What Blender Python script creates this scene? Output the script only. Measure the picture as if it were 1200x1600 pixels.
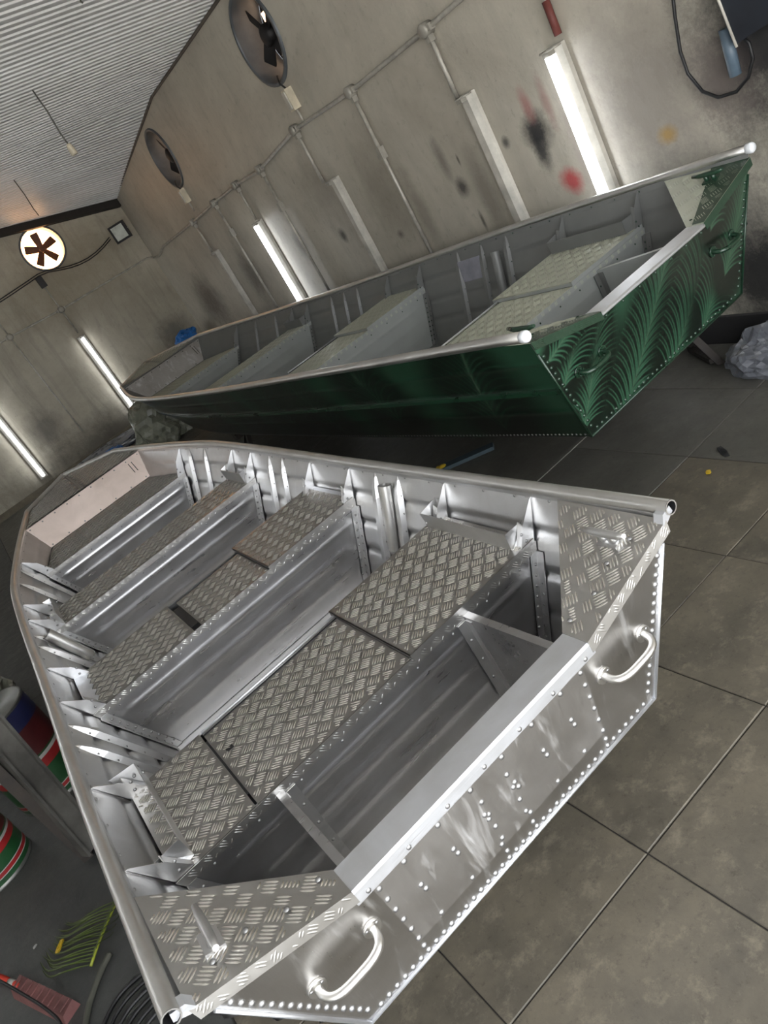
import bpy, bmesh, math, random
import numpy as np
from mathutils import Vector, Matrix, noise
from mathutils.geometry import tessellate_polygon
random.seed(7); RNG = np.random.default_rng(7)
for o in list(bpy.data.objects): bpy.data.objects.remove(o)
scene = bpy.context.scene
COL = scene.collection

SKY = 2.2; EXPO = 1.5; TUBE = 5.5; SUN = 17.0; LEFT_FILL_LIGHTS = (-1.4, -0.2, 1.0, 2.2, 3.4, 4.6, 5.8, 7.0, 8.2, 9.4, 10.4); LEFT_Z = 2.9

# ------------------------------------------------------------------ camera
F_PX = 1205.82
CAM_R = np.array([[0.71883026, -0.50210253, -0.48080777],
                  [-0.61169222, -0.12819053, -0.78064064],
                  [0.33032664, 0.85525449, -0.39927944]])      # rows: image right, image down, view direction
CAM_C = np.array([-0.39646, -1.32814, 1.98171])
cam = bpy.data.cameras.new('camera'); cam.sensor_fit = 'VERTICAL'; cam.sensor_height = 36.0
cam.lens = F_PX * 36.0 / 1600.0; cam.clip_start = 0.02
cam_o = bpy.data.objects.new('camera', cam); COL.objects.link(cam_o)
M = Matrix.Identity(4)
for i in range(3):
    M[i][0] = CAM_R[0][i]; M[i][1] = -CAM_R[1][i]; M[i][2] = -CAM_R[2][i]; M[i][3] = CAM_C[i]
cam_o.matrix_world = M
scene.camera = cam_o

# ------------------------------------------------------------------ world, light, exposure
world = bpy.data.worlds.new('world'); scene.world = world; world.use_nodes = True
wn = world.node_tree.nodes; wl = world.node_tree.links
bg = wn['Background']; bg.inputs[0].default_value = (0.94, 0.97, 1.0, 1); bg.inputs[1].default_value = SKY
sun = bpy.data.lights.new('sun', 'SUN'); sun.energy = SUN; sun.angle = 0.01; sun.color = (1.0, 0.98, 0.95)
sun_o = bpy.data.objects.new('sun', sun); COL.objects.link(sun_o); sun_o.rotation_euler = (math.radians(-30), 0, 0)    # high sun from behind the building: lights the added yard outside the door
scene.view_settings.view_transform = 'Standard'; scene.view_settings.look = 'None'
scene.view_settings.gamma = 1.0; scene.view_settings.exposure = EXPO
scene.view_settings.use_curve_mapping = False

def ray(u, v):
    return CAM_R.T @ np.array([(u - 600) / F_PX, (v - 800) / F_PX, 1.0])
def at(u, v, ax, val):                       # a pixel's ray met with the plane axis = val
    r = ray(u, v); t = (val - CAM_C[ax]) / r[ax]; return CAM_C + t * r

# ------------------------------------------------------------------ materials
def lin(c):
    return tuple(((x / 255) / 12.92 if x / 255 <= 0.04045 else ((x / 255 + 0.055) / 1.055) ** 2.4) for x in c) + (1,)
class NT:
    def __init__(s, name):
        s.m = bpy.data.materials.new(name); s.m.use_nodes = True; s.t = s.m.node_tree; s.b = s.t.nodes['Principled BSDF']
    def n(s, typ, **kw):
        nd = s.t.nodes.new(typ)
        for k, v in kw.items():
            if k.startswith('i_'): nd.inputs[k[2:].replace('_', ' ')].default_value = v
            else: setattr(nd, k, v)
        return nd
    def l(s, a, b): s.t.links.new(a, b)
    def math(s, op, a, b=None, c=None):
        nd = s.n('ShaderNodeMath', operation=op)
        for i, x in enumerate((a, b, c)):
            if x is None: continue
            if isinstance(x, (int, float)): nd.inputs[i].default_value = x
            else: s.l(x, nd.inputs[i])
        return nd.outputs[0]
    def mapping(s, scale=(1, 1, 1), rot=(0, 0, 0), src='Object'):
        tc = s.n('ShaderNodeTexCoord'); mp = s.n('ShaderNodeMapping'); mp.inputs['Scale'].default_value = scale; mp.inputs['Rotation'].default_value = rot
        s.l(tc.outputs[src], mp.inputs[0]); return mp.outputs[0]
    def noise(s, vec, scale, detail=4, rough=0.6, dist=0.0):
        nd = s.n('ShaderNodeTexNoise'); nd.inputs['Scale'].default_value = scale; nd.inputs['Detail'].default_value = detail
        nd.inputs['Roughness'].default_value = rough; nd.inputs['Distortion'].default_value = dist; s.l(vec, nd.inputs['Vector']); return nd.outputs['Fac']
    def ramp(s, fac, stops):
        nd = s.n('ShaderNodeValToRGB'); cr = nd.color_ramp
        while len(cr.elements) < len(stops): cr.elements.new(0.5)
        for e, (p, c) in zip(cr.elements, stops):
            e.position = p; e.color = c if isinstance(c, tuple) else (c, c, c, 1)
        s.l(fac, nd.inputs[0]); return nd.outputs[0]
    def rng(s, fac, a, b, c, d):
        nd = s.n('ShaderNodeMapRange'); s.l(fac, nd.inputs[0])
        for i, x in enumerate((a, b, c, d)): nd.inputs[i + 1].default_value = x
        return nd.outputs[0]
    def mix(s, fac, a, b, mode='MIX'):
        nd = s.n('ShaderNodeMix', data_type='RGBA', blend_type=mode)
        for sock, x in ((nd.inputs[0], fac), (nd.inputs[6], a), (nd.inputs[7], b)):
            if isinstance(x, (int, float)): sock.default_value = x
            elif isinstance(x, tuple): sock.default_value = x
            else: s.l(x, sock)
        return nd.outputs[2]
    def bump(s, h, strength=0.3, dist=0.01):
        nd = s.n('ShaderNodeBump'); nd.inputs['Strength'].default_value = strength; nd.inputs['Distance'].default_value = dist
        s.l(h, nd.inputs['Height']); s.l(nd.outputs[0], s.b.inputs['Normal'])
    def set(s, **kw):
        for k, v in kw.items():
            sock = s.b.inputs[k.replace('_', ' ')]
            if hasattr(v, 'is_output') or hasattr(v, 'links'): s.l(v, sock)
            else: sock.default_value = v
        return s.m

def mat_plain(name, rgb, rough=0.5, metal=0.0, var=0.12, scale=9.0, bump=0.0, spec=0.5, coat=0.0):
    t = NT(name); v = t.mapping(); nz = t.noise(v, scale, 5)
    c = lin(rgb); d = tuple(x * (1 - var * 2) for x in c[:3]) + (1,); e = tuple(min(1, x * (1 + var * 1.6)) for x in c[:3]) + (1,)
    t.set(Base_Color=t.ramp(nz, [(0.3, d), (0.7, e)]), Metallic=metal, Roughness=t.rng(nz, 0.2, 0.8, max(0.03, rough - 0.08), min(1, rough + 0.08)), Specular_IOR_Level=spec, Coat_Weight=coat)
    if bump: t.bump(t.noise(v, scale * 5, 4), bump, 0.01)
    return t.m

def mat_alu(name, base=0.80, rough=0.3, streak=(4, 60, 60), smear=0.16, tint=(1, 1, 1), wav=0.55, drip=0.0):
    t = NT(name)
    s1 = t.noise(t.mapping(streak), 3.0, 3, 0.5); s2 = t.noise(t.mapping((1, 1, 1)), 5.0, 5, 0.6, 0.6); s3 = t.noise(t.mapping((1, 1, 1)), 90.0, 3)
    r = t.math('ADD', t.math('MULTIPLY', s1, smear), t.math('MULTIPLY', s2, smear * 1.1))
    r = t.math('ADD', r, rough - smear * 1.05)
    c = t.ramp(s2, [(0.25, (base * 0.80 * tint[0], base * 0.79 * tint[1], base * 0.78 * tint[2], 1)), (0.75, (base * tint[0], base * tint[1], base * 1.01 * tint[2], 1))])
    if drip:
        dn = t.noise(t.mapping((16, 16, 0.8)), 1.0, 6, 0.6, 0.5); dm = t.rng(dn, 0.55, 0.68, 0, drip)
        c = t.mix(dm, c, (0.85, 0.85, 0.86, 1)); r = t.math('ADD', r, t.math('MULTIPLY', dm, 0.25))
    t.set(Base_Color=c, Metallic=1.0, Roughness=r)
    t.bump(t.math('ADD', t.math('MULTIPLY', s1, 0.35), t.math('ADD', t.math('MULTIPLY', s3, 0.10), t.math('MULTIPLY', s2, wav))), 0.25, 0.004)
    return t.m

MT = {}
MT['alu'] = mat_alu('aluminium_sheet', 0.72, 0.36, smear=0.14)
MT['alu_x'] = mat_alu('aluminium_panel_brushed', 0.58, 0.30, (0.8, 24, 24), 0.12, (1, 1, 1.01), 0.25)
MT['alu_transom'] = mat_alu('aluminium_transom', 0.62, 0.32, (40, 40, 1.5), 0.14, (1, 0.985, 0.965), 0.4, 0.7)
MT['alu_plate'] = mat_alu('aluminium_transom_plate', 0.66, 0.44, (40, 40, 1.5), 0.14, (1, 0.98, 0.96), 0.35, 0.9)
MT['alu_cap'] = mat_alu('aluminium_cap', 0.86, 0.50, (2, 70, 70), 0.14, (0.96, 0.985, 1.03))
MT['alu_rail'] = mat_alu('aluminium_rail', 0.80, 0.36, (30, 2, 30), 0.12, (1, 0.99, 0.96))
MT['alu_tread'] = mat_alu('aluminium_tread', 0.46, 0.34, (8, 8, 8), 0.10, (1, 0.975, 0.93))  # darker than its bars: a dark reflection put into the colour
MT['alu_corner'] = mat_alu('aluminium_corner_tread', 0.62, 0.34, (8, 8, 8), 0.10, (1, 0.985, 0.95))
MT['alu_bar'] = mat_alu('aluminium_tread_bar', 0.92, 0.26, (8, 8, 8), 0.05, (1, 0.98, 0.92))
MT['alu_rivet'] = mat_alu('aluminium_rivet', 0.40, 0.50, (8, 8, 8), 0.04)
MT['alu_film'] = mat_alu('aluminium_warm_sheet', 0.96, 0.38, (3, 20, 20), 0.12, (1, 0.86, 0.80))  # pink tint: warm reflected light put into the bow panel's colour
MT['dark_in'] = mat_plain('dark_interior', (24, 24, 26), 0.6)
MT['gpaint'] = mat_plain('grey_paint', (108, 109, 107), 0.38, 0.0, 0.06, 4)
MT['gface'] = mat_plain('pale_grey_paint', (148, 151, 148), 0.36, 0.0, 0.05, 3)
MT['gpaint_tread'] = mat_plain('grey_green_paint', (170, 172, 156), 0.34, 0.0, 0.06, 4)
MT['green'] = mat_plain('green_paint', (26, 54, 38), 0.30, 0.0, 0.10, 6, coat=0.3)
MT['white_cap'] = mat_plain('white_plastic', (225, 228, 232), 0.4)

def mat_green_print():
    t = NT('green_palm_paint'); a = t.n('ShaderNodeVertexColor'); a.layer_name = 'palm'
    nz = t.noise(t.mapping(), 60, 4)
    c = t.mix(t.rng(nz, 0.3, 0.7, 0.0, 0.18), a.outputs[0], (0.01, 0.02, 0.012, 1))
    t.set(Base_Color=c, Roughness=0.33, Coat_Weight=0.35, Coat_Roughness=0.12); return t.m
MT['palm'] = mat_green_print()

def emis(name, rgb, strength):
    t = NT(name); t.b.inputs['Base Color'].default_value = lin(rgb); t.b.inputs['Emission Color'].default_value = lin(rgb); t.b.inputs['Emission Strength'].default_value = strength; return t.m
MT['tube'] = emis('fluorescent_tube', (246, 250, 255), TUBE)
MT['daylight'] = emis('daylight_through_fan', (255, 190, 130), 5.0)
MT['daylight_dim'] = emis('daylight_through_louvre', (255, 214, 176), 1.3)
MT['tube_off'] = mat_plain('tube_glass_off', (205, 205, 205), 0.25)
MT['galv'] = mat_plain('galvanised_pipe', (172, 168, 158), 0.42, 0.25, 0.16, 14)
MT['fixture'] = mat_plain('lamp_channel_paint', (188, 184, 174), 0.5, 0.0, 0.14, 7)
MT['junction'] = mat_plain('junction_grey', (160, 156, 146), 0.5, 0.3)
MT['black'] = mat_plain('black_rubber', (22, 22, 24), 0.5)
MT['black_metal'] = mat_plain('black_metal', (36, 34, 34), 0.5, 0.3)
MT['fan_grey'] = mat_plain('fan_duct_grey', (92, 96, 100), 0.45, 0.3, 0.2, 3)
MT['fan_brown'] = mat_plain('fan_blade_brown', (92, 58, 36), 0.6)
MT['duct_dark'] = mat_plain('duct_dark', (20, 18, 18), 0.8)
MT['bulb_white'] = mat_plain('socket_cream', (196, 186, 164), 0.5)
MT['lens'] = mat_plain('floodlight_lens', (190, 194, 186), 0.3)
MT['wood'] = mat_plain('dark_wood', (40, 34, 29), 0.7, 0, 0.2, 12, 0.3)
MT['steel_dark'] = mat_plain('dirty_steel', (92, 90, 86), 0.5, 0.5, 0.2, 6, 0.2)
MT['plastic_grey'] = mat_plain('grey_plastic_film', (104, 106, 112), 0.28, 0, 0.14, 6, 0, 0.6)
MT['plastic_olive'] = mat_plain('clear_olive_film', (128, 130, 116), 0.25, 0, 0.2, 5)
MT['plastic_blue'] = mat_plain('blue_plastic', (36, 112, 190), 0.3, 0, 0.2, 8)
MT['leaf'] = mat_plain('palm_leaf_green', (66, 80, 30), 0.5, 0, 0.2, 20)
MT['leaf_spine'] = mat_plain('palm_spine_green', (132, 140, 40), 0.45, 0, 0.1, 20)
MT['yellow'] = mat_plain('yellow_scrap', (190, 160, 40), 0.5)
MT['red'] = mat_plain('red_orange_plastic', (178, 50, 34), 0.4)
MT['pink'] = mat_plain('worn_pink_foam', (104, 66, 64), 0.7, 0, 0.2, 10, 0.3)
MT['hose'] = mat_plain('olive_grey_hose', (74, 74, 66), 0.5)
MT['blue_pipe'] = mat_plain('blue_grey_pipe', (88, 104, 118), 0.4)
MT['ceil_edge'] = mat_plain('dark_gap_trim', (40, 36, 32), 0.8)
MT['joint'] = mat_plain('floor_joint_dirt', (44, 41, 37), 0.9, 0, 0.3, 12)
MT['can_red'] = mat_plain('label_dark_red', (70, 20, 22), 0.45); MT['can_green'] = mat_plain('label_green', (24, 66, 34), 0.45)
MT['can_band'] = mat_plain('label_red', (138, 28, 30), 0.45); MT['can_white'] = mat_plain('label_white', (160, 160, 156), 0.5)
MT['can_blue'] = mat_plain('label_navy', (26, 30, 66), 0.45); MT['can_metal'] = mat_plain('can_tin', (120, 120, 116), 0.4, 0.7)

# ------------------------------------------------------------------ mesh helpers
class MB:
    def __init__(s): s.v = []; s.f = []; s.mi = []; s.sm = []
    def add(s, verts, faces, mi=0, sm=False):
        b = len(s.v); s.v.extend([tuple(map(float, p)) for p in verts])
        for f in faces: s.f.append(tuple(b + i for i in f)); s.mi.append(mi); s.sm.append(sm)
        return s
    def box(s, c, size, mi=0, rot=None):
        h = [x / 2 for x in size]; vs = []
        for dx in (-1, 1):
            for dy in (-1, 1):
                for dz in (-1, 1):
                    p = Vector((dx * h[0], dy * h[1], dz * h[2]))
                    if rot is not None: p = rot @ p
                    vs.append((p.x + c[0], p.y + c[1], p.z + c[2]))
        return s.add(vs, [(0, 1, 3, 2), (4, 6, 7, 5), (0, 4, 5, 1), (2, 3, 7, 6), (0, 2, 6, 4), (1, 5, 7, 3)], mi)
    def prism(s, poly, vec, mi=0):
        n = len(poly); poly = [Vector(p) for p in poly]; vec = Vector(vec)
        tris = tessellate_polygon([poly])
        vs = poly + [p + vec for p in poly]
        fs = [tuple(t) for t in tris] + [tuple(n + i for i in reversed(t)) for t in tris]
        fs += [(i, (i + 1) % n, n + (i + 1) % n, n + i) for i in range(n)]
        return s.add(vs, fs, mi)
    def plate(s, poly, th, mi=0):                # polygon with thickness along its own normal
        p = [Vector(q) for q in poly]; nrm = Vector((0, 0, 0))
        for i in range(len(p)):
            a, b = p[i], p[(i + 1) % len(p)]; nrm += a.cross(b)
        nrm.normalize(); return s.prism(poly, nrm * th, mi)
    def tube(s, path, r, n=10, caps=True, mi=0, sm=True, prof=None):
        path = [Vector(p) for p in path]; k = len(path); rs = r if hasattr(r, '__len__') else [r] * k
        t0 = (path[1] - path[0]).normalized(); up = Vector((0, 0, 1)) if abs(t0.z) < 0.9 else Vector((1, 0, 0))
        u = up.cross(t0).normalized(); vs = []
        for i in range(k):
            t = ((path[min(i + 1, k - 1)] - path[i]).normalized() + (path[i] - path[max(i - 1, 0)]).normalized())
            if t.length < 1e-9: t = path[min(i + 1, k - 1)] - path[max(i - 1, 0)]
            t.normalize(); u = (u - t * u.dot(t)).normalized(); w = t.cross(u)
            for j in range(n):
                a = 2 * math.pi * j / n; ca, sa = (math.cos(a), math.sin(a)) if prof is None else prof[j]
                vs.append(path[i] + (u * ca + w * sa) * rs[i])
        fs = [(i * n + j, i * n + (j + 1) % n, (i + 1) * n + (j + 1) % n, (i + 1) * n + j) for i in range(k - 1) for j in range(n)]
        s.add(vs, fs, mi, sm)
        if caps:
            b = len(s.v) - k * n
            s.f.append(tuple(b + j for j in reversed(range(n)))); s.mi.append(mi); s.sm.append(False)
            s.f.append(tuple(b + (k - 1) * n + j for j in range(n))); s.mi.append(mi); s.sm.append(False)
        return s
    def dome(s, p, nrm, r=0.007, h=0.004, n=8, mi=0):
        nrm = Vector(nrm).normalized(); a = nrm.orthogonal().normalized(); b = nrm.cross(a); p = Vector(p); vs = []
        for rr, hh in ((1, 0), (0.72, 0.68)):
            for j in range(n):
                t = 2 * math.pi * j / n; vs.append(p + (a * math.cos(t) + b * math.sin(t)) * r * rr + nrm * h * hh)
        vs.append(p + nrm * h)
        fs = [(j, (j + 1) % n, n + (j + 1) % n, n + j) for j in range(n)] + [(n + j, n + (j + 1) % n, 2 * n) for j in range(n)]
        return s.add(vs, fs, mi, True)
    def grid(s, P, mi=0, sm=True, flip=False):   # P[i][j] points
        a, b = len(P), len(P[0]); vs = [q for row in P for q in row]
        fs = [(i * b + j, (i + 1) * b + j, (i + 1) * b + j + 1, i * b + j + 1) for i in range(a - 1) for j in range(b - 1)]
        if flip: fs = [f[::-1] for f in fs]
        return s.add(vs, fs, mi, sm)
    def lathe(s, prof, n=24, c=(0, 0, 0), axis='Z', mi=0, sm=True):
        vs = []
        for r, h in prof:
            for j in range(n):
                t = 2 * math.pi * j / n; x, y = r * math.cos(t), r * math.sin(t)
                p = {'Z': (x, y, h), 'Y': (x, h, y), 'X': (h, x, y)}[axis]; vs.append((p[0] + c[0], p[1] + c[1], p[2] + c[2]))
        k = len(prof)
        return s.add(vs, [(i * n + j, i * n + (j + 1) % n, (i + 1) * n + (j + 1) % n, (i + 1) * n + j) for i in range(k - 1) for j in range(n)], mi, sm)
    def mesh(s, name):
        me = bpy.data.meshes.new(name); me.from_pydata(s.v, [], s.f)
        me.polygons.foreach_set('material_index', s.mi); me.polygons.foreach_set('use_smooth', s.sm)
        me.update(); return me
    def build(s, name, mats, parent=None, fix=True):
        me = s.mesh(name)
        if fix:
            bm = bmesh.new(); bm.from_mesh(me); bmesh.ops.recalc_face_normals(bm, faces=bm.faces); bm.to_mesh(me); bm.free()
        for m in (mats if isinstance(mats, (list, tuple)) else [mats]): me.materials.append(MT[m] if isinstance(m, str) else m)
        o = bpy.data.objects.new(name, me); COL.objects.link(o)
        if parent is not None: o.parent = parent
        return o
def empty(name, loc, rot=(0, 0, 0)):
    o = bpy.data.objects.new(name, None); COL.objects.link(o); o.location = loc; o.rotation_euler = rot; o.empty_display_size = 0.1; return o
def tag(o, label=None, cat=None, group=None, kind=None):
    if label: o['label'] = label
    if cat: o['category'] = cat
    if group: o['group'] = group
    if kind: o['kind'] = kind
    return o
def copy_tree(o, parent=None):
    c = o.copy(); COL.objects.link(c); c.parent = parent
    for ch in list(o.children): copy_tree(ch, c)
    return c
def stuff(o): o['kind'] = 'stuff'; return o

# ------------------------------------------------------------------ the room
WP0 = Vector((3.12, 1.6, 0)); WD = Vector((0.03503, 0.999386, 0)); WN = Vector((WD.y, -WD.x, 0))   # right wall: point, direction, outward normal
WALL_ROT = math.atan2(WD.y, WD.x)              # local x runs along the wall, local y points into the room
YB = 11.4; XL = -3.6; YF = -2.3
def rw(u, v):                                   # pixel -> (distance along right wall, height)
    r = ray(u, v); n = np.array([WN.x, WN.y, 0]); t = ((np.array(WP0) - CAM_C) @ n) / (r @ n); P = CAM_C + t * r
    return float((P - np.array(WP0)) @ np.array(WD)), float(P[2])
def zc(x, y):                                   # underside of the ceiling
    a = 3.38 + 0.07 * (3.3 - x)
    if y <= 7.7: return a
    b = min(2.95 + 0.245 * (3.44 - x), a); return a + (b - a) * (y - 7.7) / (YB - 7.7)

def mat_wall(name, base, dark, spots, soot=None, streak=0.22):
    t = NT(name); v = t.mapping(); big = t.noise(v, 0.9, 5, 0.65, 0.4); fine = t.noise(v, 14, 6, 0.7); st = t.noise(t.mapping((4, 4, 0.5)), 1.6, 5, 0.65, 0.8)
    c = t.ramp(big, [(0.28, lin(dark)), (0.62, lin(base))])
    c = t.mix(t.rng(st, 0.5, 0.75, 0, streak), c, lin(tuple(int(x * 0.66) for x in base)))
    c = t.mix(t.rng(fine, 0.56, 0.72, 0, 0.32), c, lin(tuple(int(x * 0.6) for x in base)))
    scf = t.noise(t.mapping((1.4, 1.4, 1.0), (0.3, 0.4, 0.2)), 4.2, 9, 0.72, 0.2); c = t.mix(t.rng(scf, 0.64, 0.70, 0, 0.55), c, lin(tuple(int(x * 0.42) for x in base)))
    sep = t.n('ShaderNodeSeparateXYZ'); t.l(v, sep.inputs[0]); X, Z = sep.outputs[0], sep.outputs[2]
    wob = t.noise(v, 5.5, 5, 0.7); wob = t.math('MULTIPLY', t.math('SUBTRACT', wob, 0.5), 0.9)
    speck = t.noise(v, 55, 3, 0.8)
    for (sx, sz, rx, rz, col, stg) in spots:
        dx = t.math('DIVIDE', t.math('SUBTRACT', X, sx), rx); dz = t.math('DIVIDE', t.math('SUBTRACT', Z, sz), rz)
        d = t.math('SQRT', t.math('ADD', t.math('MULTIPLY', dx, dx), t.math('MULTIPLY', dz, dz)))
        d = t.math('ADD', t.math('ADD', d, wob), t.math('MULTIPLY', t.math('SUBTRACT', speck, 0.5), 0.45))
        c = t.mix(t.rng(d, 0.25, 1.0, stg, 0.0), c, lin(col))
    t.set(Base_Color=c, Roughness=t.rng(fine, 0.3, 0.7, 0.42, 0.62), Specular_IOR_Level=0.4)
    t.bump(t.math('ADD', fine, t.math('MULTIPLY', t.noise(v, 5, 4), 1.6)), 0.35, 0.012); return t.m

sp = []
def spot(u, v, rx, rz, col, stg=0.9): s, h = rw(u, v); sp.append((s, h, rx, rz, col, stg))
spot(838, 205, .16, .14, (40, 40, 42), .95); spot(846, 235, .08, .16, (46, 46, 48), .9); spot(790, 222, .05, .05, (50, 50, 50), .8)
spot(893, 283, .11, .10, (170, 52, 58), .85); spot(822, 165, .06, .13, (158, 92, 92), .6); spot(853, 160, .05, .2, (140, 100, 96), .55)
spot(722, 292, .09, .09, (52, 50, 50), .85); spot(690, 250, .07, .2, (92, 88, 82), .6); spot(1043, 210, .075, .06, (196, 152, 30), .95)
spot(536, 367, .08, .09, (48, 46, 44), .85); spot(626, 366, .07, .05, (70, 66, 62), .75); spot(470, 382, .16, .2, (72, 66, 60), .6)
spot(1180, 40, .42, .75, (26, 27, 30), .97); spot(1195, 430, .5, .55, (22, 24, 28), .95); spot(1130, 120, .22, .3, (86, 76, 74), .7)
spot(330, 470, .7, .5, (84, 74, 66), .75); spot(395, 430, .35, .45, (66, 60, 54), .65); spot(1010, 150, .55, .6, (120, 112, 108), .6); spot(600, 300, .4, .5, (122, 115, 104), .55); spot(500, 300, .5, .45, (118, 110, 98), .5)
spot(760, 300, .12, .4, (112, 106, 98), .6); spot(660, 330, .12, .45, (120, 112, 102), .55); spot(900, 230, .05, .5, (150, 140, 134), .5); spot(430, 400, .2, .5, (104, 96, 86), .6)
spot(755, 345, .025, .10, (58, 54, 50), .8); spot(716, 250, .015, .05, (70, 66, 60), .8); spot(1100, 330, .35, .4, (96, 92, 92), .5)
sp += [(6.5, 0.0, 9.0, .75, (70, 66, 60), .55)]
MT['wall_r'] = mat_wall('plaster_right_wall', (188, 182, 168), (160, 153, 140), sp)
MT['wall_b'] = mat_wall('plaster_back_wall', (182, 175, 158), (150, 142, 126), [(0.55, 0.75, .35, .4, (78, 74, 70), .6), (3.1, 0.95, .4, .25, (60, 57, 54), .6), (1.5, 0.1, 2.6, .55, (70, 64, 56), .75), (2.1, 2.5, 1.5, .8, (128, 116, 92), .5)], streak=0.55)
MT['wall_l'] = mat_wall('plaster_left_wall', (196, 193, 184), (168, 164, 156), [])

def wall_with_holes(x0, x1, z0, ztop, holes, name, mat, loc, rotz, thick):
    # local x along the wall, y=0 the room face, +y away from the room; round holes (cx, cz, r)
    bm = bmesh.new(); outer = [bm.verts.new((x, 0, z)) for x, z in [(x0, z0), (x1, z0)] + ztop]
    edges = [bm.edges.new((outer[i], outer[(i + 1) % len(outer)])) for i in range(len(outer))]
    rings = []
    for cx, cz, r in holes:
        ring = [bm.verts.new((cx + r * math.cos(2 * math.pi * k / 40), 0, cz + r * math.sin(2 * math.pi * k / 40))) for k in range(40)]
        rings.append(ring); edges += [bm.edges.new((ring[k], ring[(k + 1) % 40])) for k in range(40)]
    bmesh.ops.triangle_fill(bm, use_beauty=True, use_dissolve=False, edges=edges)
    for ring in [outer] + rings:
        back = [bm.verts.new((v.co.x, thick, v.co.z)) for v in ring]
        for k in range(len(ring)): bm.faces.new((ring[k], ring[(k + 1) % len(ring)], back[(k + 1) % len(ring)], back[k]))
    me = bpy.data.meshes.new(name); bm.to_mesh(me); bm.free(); me.materials.append(mat)
    o = bpy.data.objects.new(name, me); COL.objects.link(o); o.location = loc; o.rotation_euler = (0, 0, rotz); o['kind'] = 'structure'; return o


d1 = rw(404, 62); d2 = rw(257, 248); DUCT_R = 0.335
sF = (YF - WP0.y) / WD.y; sB = (YB - WP0.y) / WD.y
wall_right = wall_with_holes(sF, sB, 0.0, [(sB, 3.9), (sF, 3.9)], [(d1[0], d1[1], DUCT_R), (d2[0], d2[1], DUCT_R)], 'wall_right', MT['wall_r'], WP0, WALL_ROT, -0.3)
fan_p = at(67, 388, 1, YB); FAN_R = 0.30
wall_back = wall_with_holes(XL, 3.464, 0.0, [(3.464, 3.9), (XL, 3.9)], [(fan_p[0], fan_p[2], FAN_R)], 'wall_back', MT['wall_b'], (0, YB, 0), 0, 0.3)
wall_left = MB().box((XL - 0.1, (YF + YB) / 2, 1.95), (0.2, YB - YF, 3.9)).build('wall_left', 'wall_l'); tag(wall_left, kind='structure')
fw = MB(); fw.box((-3.35, YF - 0.1, 1.95), (0.5, 0.2, 3.9)); fw.box((2.66, YF - 0.1, 1.95), (0.56, 0.2, 3.9)); fw.box((-0.36, YF - 0.1, 3.5), (5.48, 0.2, 0.8))
tag(fw.build('wall_front', 'wall_l'), kind='structure')     # unseen wide door opening, added behind the camera to let daylight in

tag(MB().box((-0.3, YF - 15.2, -0.06), (44, 30, 0.1)).build('ground', mat_plain('sunlit_concrete_yard', (184, 182, 178), .8, 0, .1, 2)), kind='structure')  # unseen yard, added to bounce sunlight up to the ceiling
# skirting ledge along the right wall near the stern of the green boat
lg = MB(); s0, h0 = rw(1200, 484)
lg.box(((sF + 2.4) / 2, 0.012, 0.172), (2.4 - sF, 0.024, 0.014)); lg.box(((sF + 2.4) / 2, 0.006, 0.083), (2.4 - sF, 0.012, 0.165))
o = lg.build('baseboard_right', mat_plain('soot_black_skirting', (46, 45, 46), 0.6)); o.location = WP0; o.rotation_euler = (0, 0, WALL_ROT); tag(o, kind='structure')
o = MB().box((-0.07, YB - 0.012, 0.05), (7.05, 0.024, 0.10)).build('baseboard_back', mat_plain('dusty_skirting', (112, 104, 88), 0.7)); tag(o, kind='structure')

# ceiling: PVC planks across the room, each its own piece
tc = NT('white_pvc_lining'); vv = tc.mapping(); nb = tc.noise(vv, 0.8, 4, 0.6, 0.3); nf = tc.noise(vv, 9, 5)
tc.set(Base_Color=tc.mix(tc.rng(nf, 0.5, 0.75, 0, 0.25), tc.ramp(nb, [(0.3, lin((204, 203, 202))), (0.7, lin((228, 228, 228)))]), lin((178, 175, 170))), Roughness=0.42); MT['pvc'] = tc.m
ceil = MB(); ceil.grid([[(x, y, zc(x, y) + 0.06) for y in (YF, 7.7, YB)] for x in np.linspace(XL, 3.6, 9)], sm=False)
ceiling = tag(ceil.build('ceiling', mat_plain('ceiling_batten', (120, 116, 108), 0.8)), kind='structure')
PW = 0.20
ny = int((YB - 0.1 - YF) / PW)
for k in range(ny):
    ya = YF + k * PW; yb = ya + PW
    mb = MB(); rows = []
    prof = [(ya + 0.001, 0.016), (ya + 0.010, -0.002), (ya + 0.022, -0.004), (ya + 0.030, 0.004), (ya + 0.092, 0.004), (ya + 0.098, 0.014), (ya + 0.106, 0.014), (ya + 0.114, -0.003), (ya + 0.124, -0.004), (ya + 0.132, 0.004), (yb - 0.012, 0.004), (yb - 0.004, 0.016), (yb - 0.001, 0.016)]
    xs = [XL, 0.0, 1.0, 1.77, 2.4, 3.0, 3.12 + (ya - 1.6) * 0.035]
    mb.grid([[(x, y, zc(x, y) + dz) for y, dz in prof] for x in xs], sm=False)
    mb.build('ceiling_plank', 'pvc', ceiling, fix=False)
gap = MB(); gap.grid([[(x, YB - 0.10, zc(x, YB - 0.1) - 0.10), (x, YB - 0.09, zc(x, YB) + 0.04)] for x in np.linspace(XL, 3.46, 12)], sm=False)
gap.grid([[(x, YB - 0.10, zc(x, YB - 0.1) - 0.10), (x, YB, zc(x, YB) - 0.10)] for x in np.linspace(XL, 3.46, 12)], sm=False)
tag(gap.build('trim_1', 'ceil_edge', fix=False), kind='structure')  # dark strip paints the shade of the gap under the ceiling's end
tr_ = MB(); ys = [YF, 2, 4, 6, 7.7, 8.6, 9.8, YB]
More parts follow.
